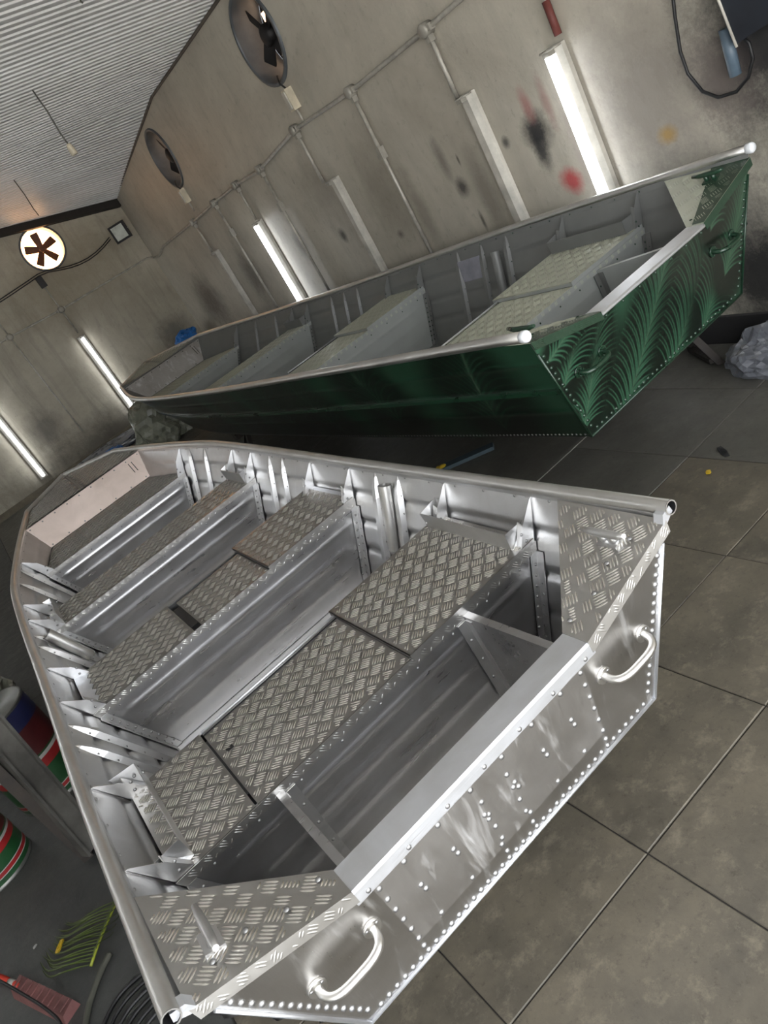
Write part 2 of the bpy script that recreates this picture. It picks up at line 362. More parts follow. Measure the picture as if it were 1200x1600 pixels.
tr_.tube([(3.12 + (y - 1.6) * 0.03505 - 0.012, y, zc(3.3, y) - 0.012) for y in ys], 0.014, 6)
tag(tr_.build('trim_2', mat_plain('dirty_cove_trim', (92, 86, 78), 0.7)), kind='structure')

# floor: concrete slabs with open joints
def mat_floor(name, base, dark, stain=0.6):
    t = NT(name); v = t.mapping(src='Object'); oi = t.n('ShaderNodeObjectInfo')
    off = t.n('ShaderNodeVectorMath', operation='ADD'); t.l(v, off.inputs[0]); cm = t.n('ShaderNodeCombineXYZ'); r9 = t.math('MULTIPLY', oi.outputs['Random'], 37.0); t.l(r9, cm.inputs[0]); t.l(r9, cm.inputs[1]); t.l(cm.outputs[0], off.inputs[1]); v2 = off.outputs[0]
    big = t.noise(v2, 2.6, 7, 0.7, 0.1); fine = t.noise(v2, 34, 6, 0.8); mid = t.noise(v2, 11, 8, 0.78, 0.1)
    c = t.ramp(big, [(0.32, lin(dark)), (0.68, lin(base))])
    c = t.mix(t.rng(mid, 0.52, 0.68, 0, stain), c, lin(tuple(min(255, int(x * 1.28)) for x in base)))
    c = t.mix(t.rng(fine, 0.55, 0.7, 0, 0.5), c, lin(tuple(int(x * 0.55) for x in dark)))
    t.set(Base_Color=c, Roughness=t.rng(mid, 0.3, 0.7, 0.40, 0.68), Specular_IOR_Level=0.5)
    t.bump(t.math('ADD', mid, t.math('MULTIPLY', fine, 0.5)), 0.3, 0.006); return t.m
MT['slab'] = mat_floor('worn_concrete_slab', (106, 99, 86), (76, 72, 64))
MT['slab_mid'] = mat_floor('grey_slab_right', (92, 90, 83), (74, 72, 67), 0.3)
MT['slab_dark'] = mat_floor('grey_overspray_slab', (68, 69, 67), (54, 55, 55), 0.25)  # darker grey tone for the slabs along the left side
floor = tag(MB().box(((XL + 3.6) / 2, (YF + YB) / 2, -0.0545), (3.6 - XL, YB - YF, 0.10)).build('floor', 'joint'), kind='structure')
def slab(x0, x1, y0, y1, mat, gapw=0.0022):
    cx, cy = (x0 + x1) / 2, (y0 + y1) / 2; sx, sy = (x1 - x0) / 2 - gapw, (y1 - y0) / 2 - gapw; b = 0.0025; top = random.uniform(-0.0015, 0.0015)
    mb = MB(); vs = []
    for e, z in ((0, -0.02), (0, top - b), (b, top)):
        for dx, dy in ((-1, -1), (1, -1), (1, 1), (-1, 1)): vs.append((dx * (sx - e), dy * (sy - e), z))
    fs = [(8, 9, 10, 11)] + [(k * 4 + i, k * 4 + (i + 1) % 4, k * 4 + 4 + (i + 1) % 4, k * 4 + 4 + i) for k in (0, 1) for i in range(4)]
    mb.add(vs, fs); o = mb.build('floor_slab', mat, floor); o.location = (cx, cy, 0); return o
xs = [-0.91, -0.32, 0.27, 0.87, 1.46, 2.05, 2.64, 3.4]; ysl = [YF + 0.03, -1.75, -1.15, -0.56, 0.04, 0.56, 1.15, 1.93]
for i in range(len(xs) - 1):
    for j in range(len(ysl) - 1):
        mt = 'slab_mid' if (ysl[j] > 1.1 or (ysl[j] > 0.5 and xs[i] > 1.9)) else 'slab'
        if abs(xs[i] + 0.32) < 0.01 and j in (5, 6):
            slab(xs[i], -0.02, ysl[j], ysl[j + 1], mt, 0.0025); slab(-0.02, xs[i + 1], ysl[j], ysl[j + 1], mt, 0.0025)
        else: slab(xs[i], xs[i + 1], ysl[j], ysl[j + 1], mt)
for (x0, x1) in ((XL, -2.2), (-2.2, -0.91)):
    for (y0, y1) in ((YF, -1.75), (-1.75, 1.15), (1.15, 4.3), (4.3, 7.6), (7.6, YB)): slab(x0, x1, y0, y1, 'slab_dark')
for (x0, x1) in ((-0.91, 1.46), (1.46, 3.5)):
    for (y0, y1) in ((1.93, 4.9), (4.9, 8.2), (8.2, YB)): slab(x0, x1, y0, y1, 'slab_mid', 0.004)

tag(MB().box((2.4, 1.93, 0.003), (2.0, .03, .006)).build('trim_3', mat_plain('worn_floor_strip', (100, 98, 92), .6)), kind='structure')
# ------------------------------------------------------------------ wall services
def on_right(s, depth=0.0, z=0.0): return (WP0.x + WD.x * s - WD.y * depth, WP0.y + WD.y * s + WD.x * depth, z)
def tube_light(label, group, s, ztop, length, wall='R', lit=True, x=None, cut=False, bare=False):
    if wall == 'R': root = empty('tube_light', on_right(s, .004, ztop - length), (0, 0, WALL_ROT))
    elif wall == 'B': root = empty('tube_light', (x, YB - .004, ztop - length), (0, 0, math.pi))
    else: root = empty('tube_light', (XL, s, ztop - length), (0, 0, -math.pi / 2))
    tag(root, label, 'light', group)
    ch = MB(); ch.prism([(-.06, 0, 0), (.06, 0, 0), (.06, .03, 0), (.03, .055, 0), (-.03, .055, 0), (-.06, .03, 0)], (0, 0, length)); ch.build('channel', 'fixture', root)
    for z in (0.02, length - 0.02):
        e = MB(); e.box((0, 0.075, z), (0.05, 0.05, 0.028)); e.build('lampholder', 'junction', root)
    if not bare:
        MB().tube([(0, 0.092, 0.035), (0, 0.092, length - 0.035)], 0.0165, 12).build('tube', 'tube' if lit else 'tube_off', root)
    st = MB(); st.tube([(-0.055, 0.03, length - 0.006), (-0.06, 0.075, length - 0.006), (0, 0.115, length - 0.006), (0.06, 0.075, length - 0.006), (0.055, 0.03, length - 0.006)], 0.006, 6); st.build('wire_clip', 'galv', root)
    return root
s1, h1 = rw(868, 80); tube_light('lit tube light on the plaster wall above the red paint stain', 'tube lights on the stained plaster wall', s1 - .03, h1 + .03, 1.38)
s1, h1 = rw(735, 148); tube_light('empty lamp channel without tube beside the lit tube over the green boat', None, s1, h1 + .02, 1.38, bare=True)
s1, h1 = rw(525, 280); tube_light('empty lamp channel without tube between the two wall fan openings', None, s1 - .02, h1 + .02, 1.38, bare=True)
s1, h1 = rw(408, 345); tube_light('lit tube light next to the bare pipe drop beneath the farther wall fan', None, s1, h1 + .02, 1.38)
s1, h1 = rw(341, 392); tube_light('empty lamp channel close to the far corner of the plaster wall', None, s1, h1 + .02, 1.38, bare=True)
p = at(127, 527, 1, YB - .09); tube_light('lit tube light on the back wall behind the green boat bow', None, 0, p[2] + .02, 1.40, 'B', x=p[0] + .01)
p = at(70, 747, 1, YB - .09); tube_light('lit tube light on the back wall beside the silver boat bow', None, 0, p[2] + 1.40, 1.40, 'B', x=p[0] + .01)
for k, y in enumerate(LEFT_FILL_LIGHTS): tube_light('lit tube light on the left wall', 'tube lights on the left wall', y, LEFT_Z, 1.38, 'L')  # out-of-view tubes added to fill the room with light

# conduit on the right wall: run, junction boxes and drops
cpix = [(720, 0), (672, 42), (553, 140), (465, 200), (410, 262), (372, 287), (338, 315), (305, 345)]
cp = [rw(*q) for q in cpix]
cp = [(cp[0][0] - 3.0, cp[0][1] + .06)] + cp
root = tag(empty('wall_conduit', on_right(0, 0, 0), (0, 0, WALL_ROT)), 'galvanised conduit run with junction boxes and drops along the plaster wall', 'conduit')
far = [(sB - .9, 2.06), (sB - .45, 1.98), (sB - .1, 2.0)]
MB().tube([(s, .03, h) for s, h in cp + far], 0.016, 8).build('pipe', 'galv', root)
for k, (s, h) in enumerate(cp[2:]):
    j = MB(); j.lathe([(0.0, 0.075), (0.035, 0.075), (0.042, 0.066), (0.042, 0.0), (0, 0)], 14, (s, 0, h), 'Y'); j.box((s, .034, h), (.13, .045, .04)); j.box((s, .034, h - .04), (.04, .045, .07)); j.build('junction_box', 'junction', root)
drops = [(1, 1.85), (2, .75), (3, 1.79), (4, .75), (5, 1.78), (6, .75), (7, 1.69)]
for k, z1 in drops:
    s, h = cp[k + 1]; 
    d = MB(); d.tube([(s, .03, h), (s - .002, .03, z1)], 0.015, 8); d.build('drop_pipe', 'galv', root)
    if z1 < 1: c = MB(); c.box((s, .03, 1.78), (.05, .05, .09)); c.box((s + .03, .03, 1.76), (.05, .03, .03)); c.build('coupling', 'junction', root)
s, h = rw(848, -30); d = MB(); d.tube([(s, .03, 3.3), (s, .03, 1.88)], 0.015, 8); d.build('drop_pipe', 'galv', root)
d = MB(); d.tube([(s, .03, 2.05), (s, .03, 1.88)], 0.021, 8); d.build('sleeve', mat_plain('rusty_red_sleeve', (104, 52, 46), .6), root)

# conduit on the back wall
root = tag(empty('back_conduit', (0, YB, 0)), 'thin conduit run with drops across the back wall under the round fan', 'conduit')
q = [at(*p, 1, YB) for p in ((15, 527), (95, 484), (235, 400))]
MB().tube([(XL + .1, -.03, 2.14), (q[0][0], -.03, q[0][2]), (q[1][0], -.03, q[1][2]), (q[2][0] - .08, -.03, q[2][2]), (3.43, -.05, 2.02)], 0.013, 8).build('pipe', 'galv', root)
for k in (0, 1):
    x, z = q[k][0], q[k][2]
    j = MB(); j.lathe([(0, -.075), (.035, -.075), (.05, -.06), (.05, 0), (0, 0)], 14, (x, 0, z), 'Y'); j.box((x, -.03, z), (.14, .045, .04)); j.build('junction_box', 'junction', root)
    MB().tube([(x, -.03, z + (.5 if k else .6)), (x, -.03, 1.66 if k else .4)], 0.012, 8).build('drop_pipe', 'galv', root)
x = q[1][0]; j = MB(); j.box((x, -.05, q[1][2] + .45), (.09, .07, .16)); j.build('switch_box', 'black_metal', root)
cab = MB()
for dz in (0, .06):
    P = []
    for k in range(25):
        t = k / 24; xx = -.6 + t * (3.02 + .6); a = at(0, 432, 1, YB)[2]
        P.append((xx, -.105, (2.60 + dz * .5) - .16 * math.sin(math.pi * min(1, max(0, (xx - 1.9) / 1.3))) * (1 if xx > 1.9 else 0) - .05 * math.sin(max(0, math.pi * (1.9 - xx) / 2.5))))
    cab.tube(P, .008, 6)
tag(cab.build('power_cable', 'black'), 'two thin cables sagging across the back wall to the floodlight', 'cable').location = (0, YB, 0)

# exhaust fans set in the walls
def exhaust_fan(label, loc, rotz, R, lit, blades, blade_mat, depth=0.28):
    root = tag(empty('exhaust_fan', loc, (0, 0, rotz)), label, 'fan')
    MB().lathe([(R - .004, -depth), (R - .004, .0), (R - .004, .018), (R + .022, .018), (R + .026, .0)], 40, axis='Y').build('duct_ring', 'fan_grey', root)
    if lit: MB().lathe([(0.0, -depth + .01), (R - .006, -depth + .01)], 40, axis='Y').build('daylight_opening', 'daylight', root)
    else:
        MB().lathe([(0.0, -depth + .01), (R - .006, -depth + .01)], 40, axis='Y').build('duct_back', 'duct_dark', root)
        for k, z in enumerate(np.linspace(-R * .7, R * .75, 6)):
            w = math.sqrt(max(0, R * R - z * z)) - .03
            l_ = MB(); l_.box((w * .45, -depth + .022, z), (w * .8, .012, .07)); l_.build('louvre_slit', 'daylight_dim' if k in (1, 2, 4) else 'fan_grey', root)
    mo = MB(); mo.lathe([(0, -.05), (.05, -.05), (.085, -.07), (.085, -.2), (.06, -.23), (0, -.23)] if not lit else [(0, -.03), (.03, -.03), (.042, -.045), (.042, -.12), (0, -.12)], 20, axis='Y'); mo.build('motor', 'black_metal' if not lit else blade_mat, root)
    for k in range(3 if not lit else 0):
        a = k * 2 * math.pi / 3 + 1.57 + .2; s_ = MB(); s_.tube([(.05 * math.cos(a), -.2, .05 * math.sin(a)), ((R - .005) * math.cos(a), -.21, (R - .005) * math.sin(a))], .014, 6); s_.build('support_arm', 'black_metal', root)
    for k in range(blades):
        a = k * 2 * math.pi / blades + (.42 if lit else .9); ca, sa = math.cos(a), math.sin(a); tw = .35
        P = []
        for r_, wd in ((.035, .04), (.12, .052), (R * .72, .06), (R * .80, .055)):
            row = []
            for e in (-1, 1):
                t_ = e * wd; row.append((r_ * ca - t_ * sa * math.cos(tw), -.10 + t_ * math.sin(tw), r_ * sa + t_ * ca * math.cos(tw)))
            P.append(row)
        b = MB(); b.grid(P, sm=False); b.grid([[(x_, y_ - .006, z_) for x_, y_, z_ in r] for r in P], sm=False, flip=True); b.build('blade', blade_mat, root)
    return root
exhaust_fan('round exhaust fan opening nearer the lit tube, above the bare lamp channel', on_right(d1[0], 0, d1[1]), WALL_ROT, DUCT_R, False, 4, 'black_metal')
exhaust_fan('round exhaust fan opening nearer the far wall corner', on_right(d2[0], 0, d2[1]), WALL_ROT, DUCT_R, False, 4, 'black_metal')
exhaust_fan('glowing five-blade exhaust fan in the back wall', (fan_p[0], YB, fan_p[2]), math.pi, FAN_R, True, 5, 'fan_brown', 0.2)
for (u, v, lab) in ((460, 152, 'cream switch box under the fan opening nearer the lit tube'), (292, 304, 'cream switch box under the fan opening near the far corner')):
    s, h = rw(u, v); r = tag(empty('switch_box', on_right(s, 0, h), (0, 0, WALL_ROT)), lab, 'switch box')
    b = MB(); b.prism([(-.035, 0, -.085), (.035, 0, -.085), (.035, 0, .085), (-.035, 0, .085)], (0, .07, 0)); b.build('body', 'bulb_white', r); b = MB(); b.box((0, .075, 0), (.045, .012, .14)); b.build('cover', 'fixture', r)
    b = MB(); b.tube([(0, .03, -.085), (.0, .03, -.2)], .012, 6); b.build('pipe_stub', 'galv', r); b = MB(); b.tube([(0, .03, .085), (.02, .05, .14), (.05, .02, .2)], .008, 6); b.build('lead', 'black', r)

# floodlight in the corner of the back wall
p = at(192, 360, 1, YB - .12); root = tag(empty('floodlight', (3.2, YB - .12, p[2])), 'square black floodlight with pale lens high in the far corner', 'floodlight'); root.rotation_euler = (0, 0, -.5)
b = MB(); b.prism([(-.13, -.03, -.13), (.13, -.03, -.13), (.13, -.03, .13), (-.13, -.03, .13)], (0, .07, 0)); b.build('housing', 'black_metal', root)
b = MB(); b.box((0, -.036, 0), (.19, .012, .20)); b.build('lens', 'lens', root)
b = MB(); b.tube([(-.14, 0, 0), (-.14, .09, 0), (.14, .09, 0), (.14, 0, 0)], .01, 6); b.build('bracket', 'galv', root)

# lamp sockets hanging from the ceiling
def hanging_socket(label, u0, v0, u1, v1, lean=0.0, bulb=True):
    zt = 3.45; p = at(u0, v0, 2, zt)
    for _ in range(6): p = at(u0, v0, 2, zc(p[0], min(p[1], YB - .2)))
    # the end hangs straight below the hook; keep the cord's length from the photo
    best = min(np.linspace(.05, 1.2, 116), key=lambda L: np.hypot(*(np.array([600 + F_PX * (CAM_R[0] @ (p - [0, 0, L] - CAM_C)) / (CAM_R[2] @ (p - [0, 0, L] - CAM_C)), 800 + F_PX * (CAM_R[1] @ (p - [0, 0, L] - CAM_C)) / (CAM_R[2] @ (p - [0, 0, L] - CAM_C))]) - (u1, v1))))
    root = tag(empty('hanging_socket', tuple(p)), label, 'lamp socket')
    MB().tube([(0, 0, .02), (.006, 0, -best * .4), (-.004, .004, -best * .8), (0, 0, -best)], .006, 6).build('cord', 'hose', root)
    if bulb: MB().lathe([(0, -best + .01), (.018, -best + .005), (.026, -best - .02), (.03, -best - .075), (.024, -best - .085), (0, -best - .085)], 14).build('socket', 'bulb_white', root)
    return root
hanging_socket('bare lamp socket on a long cord hanging from the ribbed ceiling', 50, 140, 106, 226)
hanging_socket('loose short cord hanging from the ceiling near the back wall fan', 22, 282, 58, 340, bulb=False)
hanging_socket('bare wire ends dangling from the ceiling above the long cord socket', 118, -14, 126, 8, bulb=False)

# things on the sooty end of the right wall
root = tag(empty('wall_cabinet', on_right(*[(lambda a: (a[0], 0, a[1]))(rw(1178, 0))][0]), (0, 0, WALL_ROT)), 'dark wall cabinet with blue-grey pipe stub on the sooty wall', 'cabinet')
b = MB(); b.prism([(-.30, 0, -.06), (.06, 0, -.12), (.11, 0, .5), (-.30, 0, .5)], (0, .10, 0)); b.build('body', mat_plain('soot_dark_steel', (40, 44, 52), .45, .3), root)
b = MB(); b.tube([(.115, .105, .5), (.055, .105, -.13)], .006, 6); b.build('edge_strip', 'fixture', root)
s, h = rw(1146, 48); s2, h2 = rw(1160, 110); sc, hc = rw(1178, 0)
b = MB(); b.tube([(s - sc, .05, h - hc + .03), (s2 - sc, .05, h2 - hc)], .026, 14); b.build('pipe_stub', 'blue_pipe', root)
lp = [rw(*q) for q in ((1056, -40), (1062, 20), (1070, 75), (1082, 110), (1105, 138), (1130, 147), (1158, 138), (1177, 115), (1184, 85), (1178, 62), (1165, 50))]
tag(MB().tube([on_right(s, .035, h) for s, h in lp], .008, 8).build('cable_loop', 'black'), 'black cable hanging in a loop on the sooty plaster wall', 'cable')

# ------------------------------------------------------------------ boats
def catmull(K, n=8, straight_tail=2):
    K = [np.array(k, float) for k in K]; out = []
    for i in range(len(K) - 1):
        if i >= len(K) - 1 - straight_tail:
            for j in range(n): out.append(K[i] + (K[i + 1] - K[i]) * j / n)
        else:
            p0 = K[max(i - 1, 0)]; p1 = K[i]; p2 = K[i + 1]; p3 = K[i + 2]
            if i == 0: p0 = 2 * p1 - p2
            for j in range(n):
                t = j / n; out.append(0.5 * (2 * p1 + (p2 - p0) * t + (2 * p0 - 5 * p1 + 4 * p2 - p3) * t * t + (3 * p1 - p0 - 3 * p2 + p3) * t ** 3))
    out.append(K[-1]); return np.array(out)

def bars_on(poly, parent, mat, cell=0.046, h=0.0030, name='tread_bars', inset=0.006, nb=5):
    P = [np.array(p, float) for p in poly]; nrm = np.zeros(3)
    for i in range(len(P)): nrm += np.cross(P[i], P[(i + 1) % len(P)])
    nrm /= np.linalg.norm(nrm)
    if abs(nrm[2]) > 0.3 and nrm[2] < 0: nrm = -nrm
    if abs(nrm[2]) <= 0.3 and nrm[1] > 0: nrm = -nrm          # lips face aft
    ex = np.array([1.0, 0, 0]); ex -= nrm * (ex @ nrm); ex /= np.linalg.norm(ex); ey = np.cross(nrm, ex)
    o = P[0]; c45 = math.sqrt(.5); e1 = (ex + ey) * c45; e2 = (ey - ex) * c45
    q = np.array([((p - o) @ e1, (p - o) @ e2) for p in P])
    lo, hi = q.min(0), q.max(0); L = cell * .86; W = cell / nb * .60
    # offset so the pattern runs on between neighbouring plates
    off = np.array([o @ e1, o @ e2]); i0 = np.floor((lo + off) / cell).astype(int); i1 = np.ceil((hi + off) / cell).astype(int)
    cs = []
    for i in range(i0[0], i1[0] + 1):
        for j in range(i0[1], i1[1] + 1):
            for k in range(nb):
                t = (k + .5) / nb - .5
                if (i + j) % 2: cs.append(((i + .5) * cell, (j + .5 + t) * cell, 0))
                else: cs.append(((i + .5 + t) * cell, (j + .5) * cell, 1))
    cs = np.array(cs); ctr = cs[:, :2] - off; ori = cs[:, 2]
    d = np.where(ori[:, None] == 0, np.array([[1.0, 0]]), np.array([[0, 1.0]]))
    def inside(pt):
        ins = np.zeros(len(pt), bool); n = len(q)
        for a in range(n):
            x1, y1 = q[a]; x2, y2 = q[(a + 1) % n]
            cond = ((y1 > pt[:, 1]) != (y2 > pt[:, 1])); xx = (x2 - x1) * (pt[:, 1] - y1) / ((y2 - y1) if abs(y2 - y1) > 1e-12 else 1e-12) + x1
            ins ^= cond & (pt[:, 0] < xx)
        return ins
    ok = inside(ctr + d * (L / 2 + inset)) & inside(ctr - d * (L / 2 + inset)); half = inside(ctr) & ~ok
    # bars cut by the plate's edge keep the half that fits
    s1 = inside(ctr + d * (L / 4 + inset)) & inside(ctr - d * (L / 4 + inset)) & half
    verts = []; faces = []
    tmpl = [(-.5, 0, .1), (.5, 0, .1), (-.28, .5, 0), (-.28, -.5, 0), (.28, .5, 0), (.28, -.5, 0), (-.28, 0, 1), (.28, 0, 1)]
    tf = [(0, 3, 6), (0, 6, 2), (3, 5, 7, 6), (6, 7, 4, 2), (5, 1, 7), (7, 1, 4)]
    for msk, sc in ((ok, 1.0), (s1, .5)):
        for c_, d_ in zip(ctr[msk], d[msk]):
            p_ = np.array([-d_[1], d_[0]]); b = len(verts)
            for a, w, z in tmpl:
                uv = c_ + d_ * a * L * sc + p_ * w * W; pt = o + e1 * uv[0] + e2 * uv[1] + nrm * (z * h + .0002); verts.append(pt)
            faces += [tuple(b + i for i in f) for f in tf]
    if not verts: return None
    mb = MB(); mb.add(verts, faces, 0, True); return stuff(mb.build(name, mat, parent, fix=False))

def tread(name, poly, parent, B, th=0.004, bars=True):
    o = MB().plate(poly, -th if plate_up(poly) else th).build(name, B['m_tread'], parent)
    if bars: bars_on(poly, o, B['m_bar'], B.get('cell', .046))
    return o
def plate_up(poly):
    p = [Vector(q) for q in poly]; n = Vector((0, 0, 0))
    for i in range(len(p)): n += p[i].cross(p[(i + 1) % len(p)])
    return n.z > 0

def rivets(name, pts, nrm, parent, mat, r=0.006, h=0.004):
    mb = MB()
    for p in pts: mb.dome(p, nrm if not callable(nrm) else nrm(p), r, h)
    return stuff(mb.build(name, mat, parent))
def line_pts(a, b, step):
    a, b = np.array(a, float), np.array(b, float); n = max(1, int(round(np.linalg.norm(b - a) / step))); return [a + (b - a) * (i + .5) / n for i in range(n)]

# palm fronds airbrushed on the green boat: colour for points (u, v) of a flat panel, metres
def paint_fronds(U, V, fronds, base=(0.020, 0.082, 0.034), dark=(0.002, 0.0055, 0.0035), lw0=.0064, gap=.021):
    U = U.ravel(); V = V.ravel(); rgb = np.tile(np.array(base), (len(U), 1)); dk = np.array(dark)
    for (x0, y0, ang, L, wid, bend) in fronds:
        n = 60; ts = np.linspace(0, 1, n); a = ang + bend * ts; step = L / (n - 1)
        sx = x0 + np.concatenate([[0], np.cumsum(np.cos(a[:-1]) * step)]); sy = y0 + np.concatenate([[0], np.cumsum(np.sin(a[:-1]) * step)])
        near = (U > sx.min() - wid * 1.5) & (U < sx.max() + wid * 1.5) & (V > sy.min() - wid * 1.5) & (V < sy.max() + wid * 1.5)
        ids = np.where(near)[0]
        if not len(ids): continue
        u, v = U[ids], V[ids]
        best = np.full(len(ids), 9.0)
        for i in range(0, n, 3): best = np.minimum(best, np.hypot(u - sx[i], v - sy[i]) / (wid * (0.35 + 0.65 * math.sin(math.pi * min(1, ts[i] * .85 + .15)))))
        halo = np.clip(1.15 - best, 0, 1); halo = np.clip(halo * 1.9, 0, .97)
        rgb[ids] = rgb[ids] * (1 - halo[:, None]) + dk * halo[:, None]
        cov = np.zeros(len(ids)); nl = int(L / gap)
        for side in (1, -1):
            for k in range(nl):
                t = (k + .5) / nl; i = min(n - 1, int(t * n)); ll = wid * (0.45 + 0.55 * math.sin(math.pi * min(1, t * .8 + .2))) * (1.0 if t < .8 else (1.15 - t) / .35)
                th0 = a[i] + side * (.62 - .30 * t); px, py = sx[i], sy[i]; m = 7
                lw = lw0 * (1 - .25 * t)
                loc = np.where((np.abs(u - px) < ll) & (np.abs(v - py) < ll))[0]
                if not len(loc): continue
                uu, vv = u[loc], v[loc]; c = np.zeros(len(loc))
                for j in range(m):
                    th_ = th0 + side * 1.05 * (j / m) ** 1.2; qx = px + math.cos(th_) * ll / m; qy = py + math.sin(th_) * ll / m
                    dx, dy = qx - px, qy - py; tt = np.clip(((uu - px) * dx + (vv - py) * dy) / (dx * dx + dy * dy), 0, 1)
                    dist = np.hypot(uu - px - tt * dx, vv - py - tt * dy); w = lw * (1 - .8 * (j + tt) / m)
                    c = np.maximum(c, np.clip(1.4 - dist / np.maximum(w, 1e-4), 0, 1)); px, py = qx, qy
                cov[loc] = np.maximum(cov[loc], c * (.88 - .35 * t))
        g = np.array(base) * 1.25
        rgb[ids] = rgb[ids] * (1 - cov[:, None]) + g * cov[:, None]
        sp_ = np.full(len(ids), 9.0)
        for i in range(n - 1):
            dx, dy = sx[i + 1] - sx[i], sy[i + 1] - sy[i]; tt = np.clip(((u - sx[i]) * dx + (v - sy[i]) * dy) / (dx * dx + dy * dy), 0, 1); sp_ = np.minimum(sp_, np.hypot(u - sx[i] - tt * dx, v - sy[i] - tt * dy))
        c = np.clip(1.5 - sp_ / 0.0030, 0, 1) * .7; rgb[ids] = rgb[ids] * (1 - c[:, None]) + np.array((.07, .12, .075)) * c[:, None]
    return rgb

def boat(B):
    root = empty(B['name'], B['loc'], B['rot']); tag(root, B['label'], 'boat')
    n = B.get('nseg', 8); G = catmull(B['G'], n); K = catmull(B['K'], n); H = B['hull']; IN_ = B['inner']
    def gw(y): return float(np.interp(y, G[:, 1], G[:, 0])), float(np.interp(y, G[:, 1], G[:, 2]))
    def kw(y): return float(np.interp(y, K[:, 1], K[:, 0])), float(np.interp(y, K[:, 1], K[:, 2]))
    def wat(y, z, inset=.008):
        a, za = kw(y); b, zb = gw(y); t = max(0, min(1, (z - za) / (zb - za))); return a + (b - a) * t - inset
    def swage(t): return sum(.010 * math.exp(-((t - c) / .022) ** 2) for c in (.28, .52, .76))
    # ---- hull sides
    for side in (-1, 1):
        dense = B.get('print') and side < 0
        if dense:
            Gd = catmull(B['G'], 170); Kd = catmull(B['K'], 170); nt = 110
        else: Gd, Kd, nt = G, K, 40
        ts = np.linspace(0, 1, nt); P = []; Q = []
        for g, k in zip(Gd, Kd):
            row = []; rq = []
            for t in ts:
                p = k + (g - k) * t; fade = max(0, min(1, (5.0 if not B.get('print') else 7.0) - p[1])); d = swage(t) * fade * (.45 if dense else 1)
                row.append((side * (p[0] + d), p[1], p[2])); rq.append((side * (p[0] + d - .004), p[1], p[2]))
            P.append(row); Q.append(rq)
        mb = MB(); mb.grid(P, 0, True, flip=side > 0); mb.grid(Q, 1, True, flip=side < 0)
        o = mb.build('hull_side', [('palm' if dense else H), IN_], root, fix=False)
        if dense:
            A = np.array(P).reshape(-1, 3); rgb = paint_fronds(A[:, 1], A[:, 2], B['side_fronds'], (0.013, 0.046, 0.025), (.0008, .0022, .0015), .0078, .042)  # side base darker than the transom: its shade is put into the paint
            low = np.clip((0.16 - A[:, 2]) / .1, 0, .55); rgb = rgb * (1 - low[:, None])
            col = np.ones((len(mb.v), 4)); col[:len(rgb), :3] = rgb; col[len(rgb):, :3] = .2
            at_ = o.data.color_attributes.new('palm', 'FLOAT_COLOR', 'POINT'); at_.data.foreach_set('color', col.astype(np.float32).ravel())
        if B.get('strake'):
            s_ = MB(); R_ = []
            for g, k in zip(G, K):
                if g[1] > B['strake'][1]: break
                c = k + (g - k) * B['strake'][0]; dz = .014
                R_.append([(side * (c[0] + .004), c[1], c[2] + dz), (side * (c[0] + .022), c[1], c[2] + dz * .6), (side * (c[0] + .022), c[1], c[2] - dz * .6), (side * (c[0] + .004), c[1], c[2] - dz)])
            s_.grid(R_, 0, False); s_.build('spray_rail', 'green', root)
    # ---- bottom
    P = [[(s * k[0], k[1], k[2] + .004) for s in (-1, -.62, -.6, -.58, -.32, -.3, -.28, 0, .28, .3, .32, .58, .6, .62, 1)] for k in K]
    mb = MB(); mb.grid(P, 0, False); mb.grid([[(x, y, z - .004) for x, y, z in r] for r in P], 1, False, flip=True); mb.build('hull_bottom', [IN_, H], root, fix=False)
    # ---- transom
    T = B['T']; topw, topy, topz = T['top']; botw, boty, botz = T['bot']; nw, nz = T['notch']
    def ty(z): return topy + (boty - topy) * (topz - z) / (topz - botz)
    def tx(z): return botw + (topw - botw) * (z - botz) / (topz - botz)
    def ztop(x): x = abs(x); return nz if x <= nw else nz + (topz - nz) * (x - nw) / (topw - nw)
    dense = B.get('print'); ns, nt = (300, 130) if dense else (41, 13)
    ss = np.linspace(-1, 1, ns) if dense else sorted(set(list(np.linspace(-1, 1, ns)) + [-nw / topw, nw / topw]))
    P = []; 
    for s in ss:
        xt = s * topw; zt = ztop(xt); row = []
        for j in range(nt):
            t = j / (nt - 1); x = s * botw + (xt - s * botw) * t; z = botz + (zt - botz) * t
            row.append((x, ty(z), z))
        P.append(row)
    mb = MB(); mb.grid(P, 0, False); mb.grid([[(x, y + .005, z) for x, y, z in r] for r in P], 1, False, flip=True)
    tr = mb.build('transom', [('palm' if dense else B['m_transom']), IN_], root, fix=False)
    if dense:
        A = np.array(P).reshape(-1, 3); rgb = paint_fronds(A[:, 0], A[:, 2], B['transom_fronds'], (0.032, 0.098, 0.055))
        col = np.ones((len(mb.v), 4)); col[:len(rgb), :3] = rgb; col[len(rgb):, :3] = .2
        at_ = tr.data.color_attributes.new('palm', 'FLOAT_COLOR', 'POINT'); at_.data.foreach_set('color', col.astype(np.float32).ravel())
    tn = Vector((0, -1, -(boty - topy) / (topz - botz))).normalized()
    def tpt(x, z, d=0): return (x + tn.x * d, ty(z) + tn.y * d, z + tn.z * d)
    # edge flange round the transom + rivets
    fl = MB(); path = [tpt(-tx(T['side_z']), T['side_z'], .002), tpt(-botw, botz, .002), tpt(botw, botz, .002), tpt(tx(T['side_z']), T['side_z'], .002)]
    for a, b in zip(path[:-1], path[1:]): fl.tube([a, b], .0055, 6)
    fl.build('edge_flange', B['m_edge'], root)
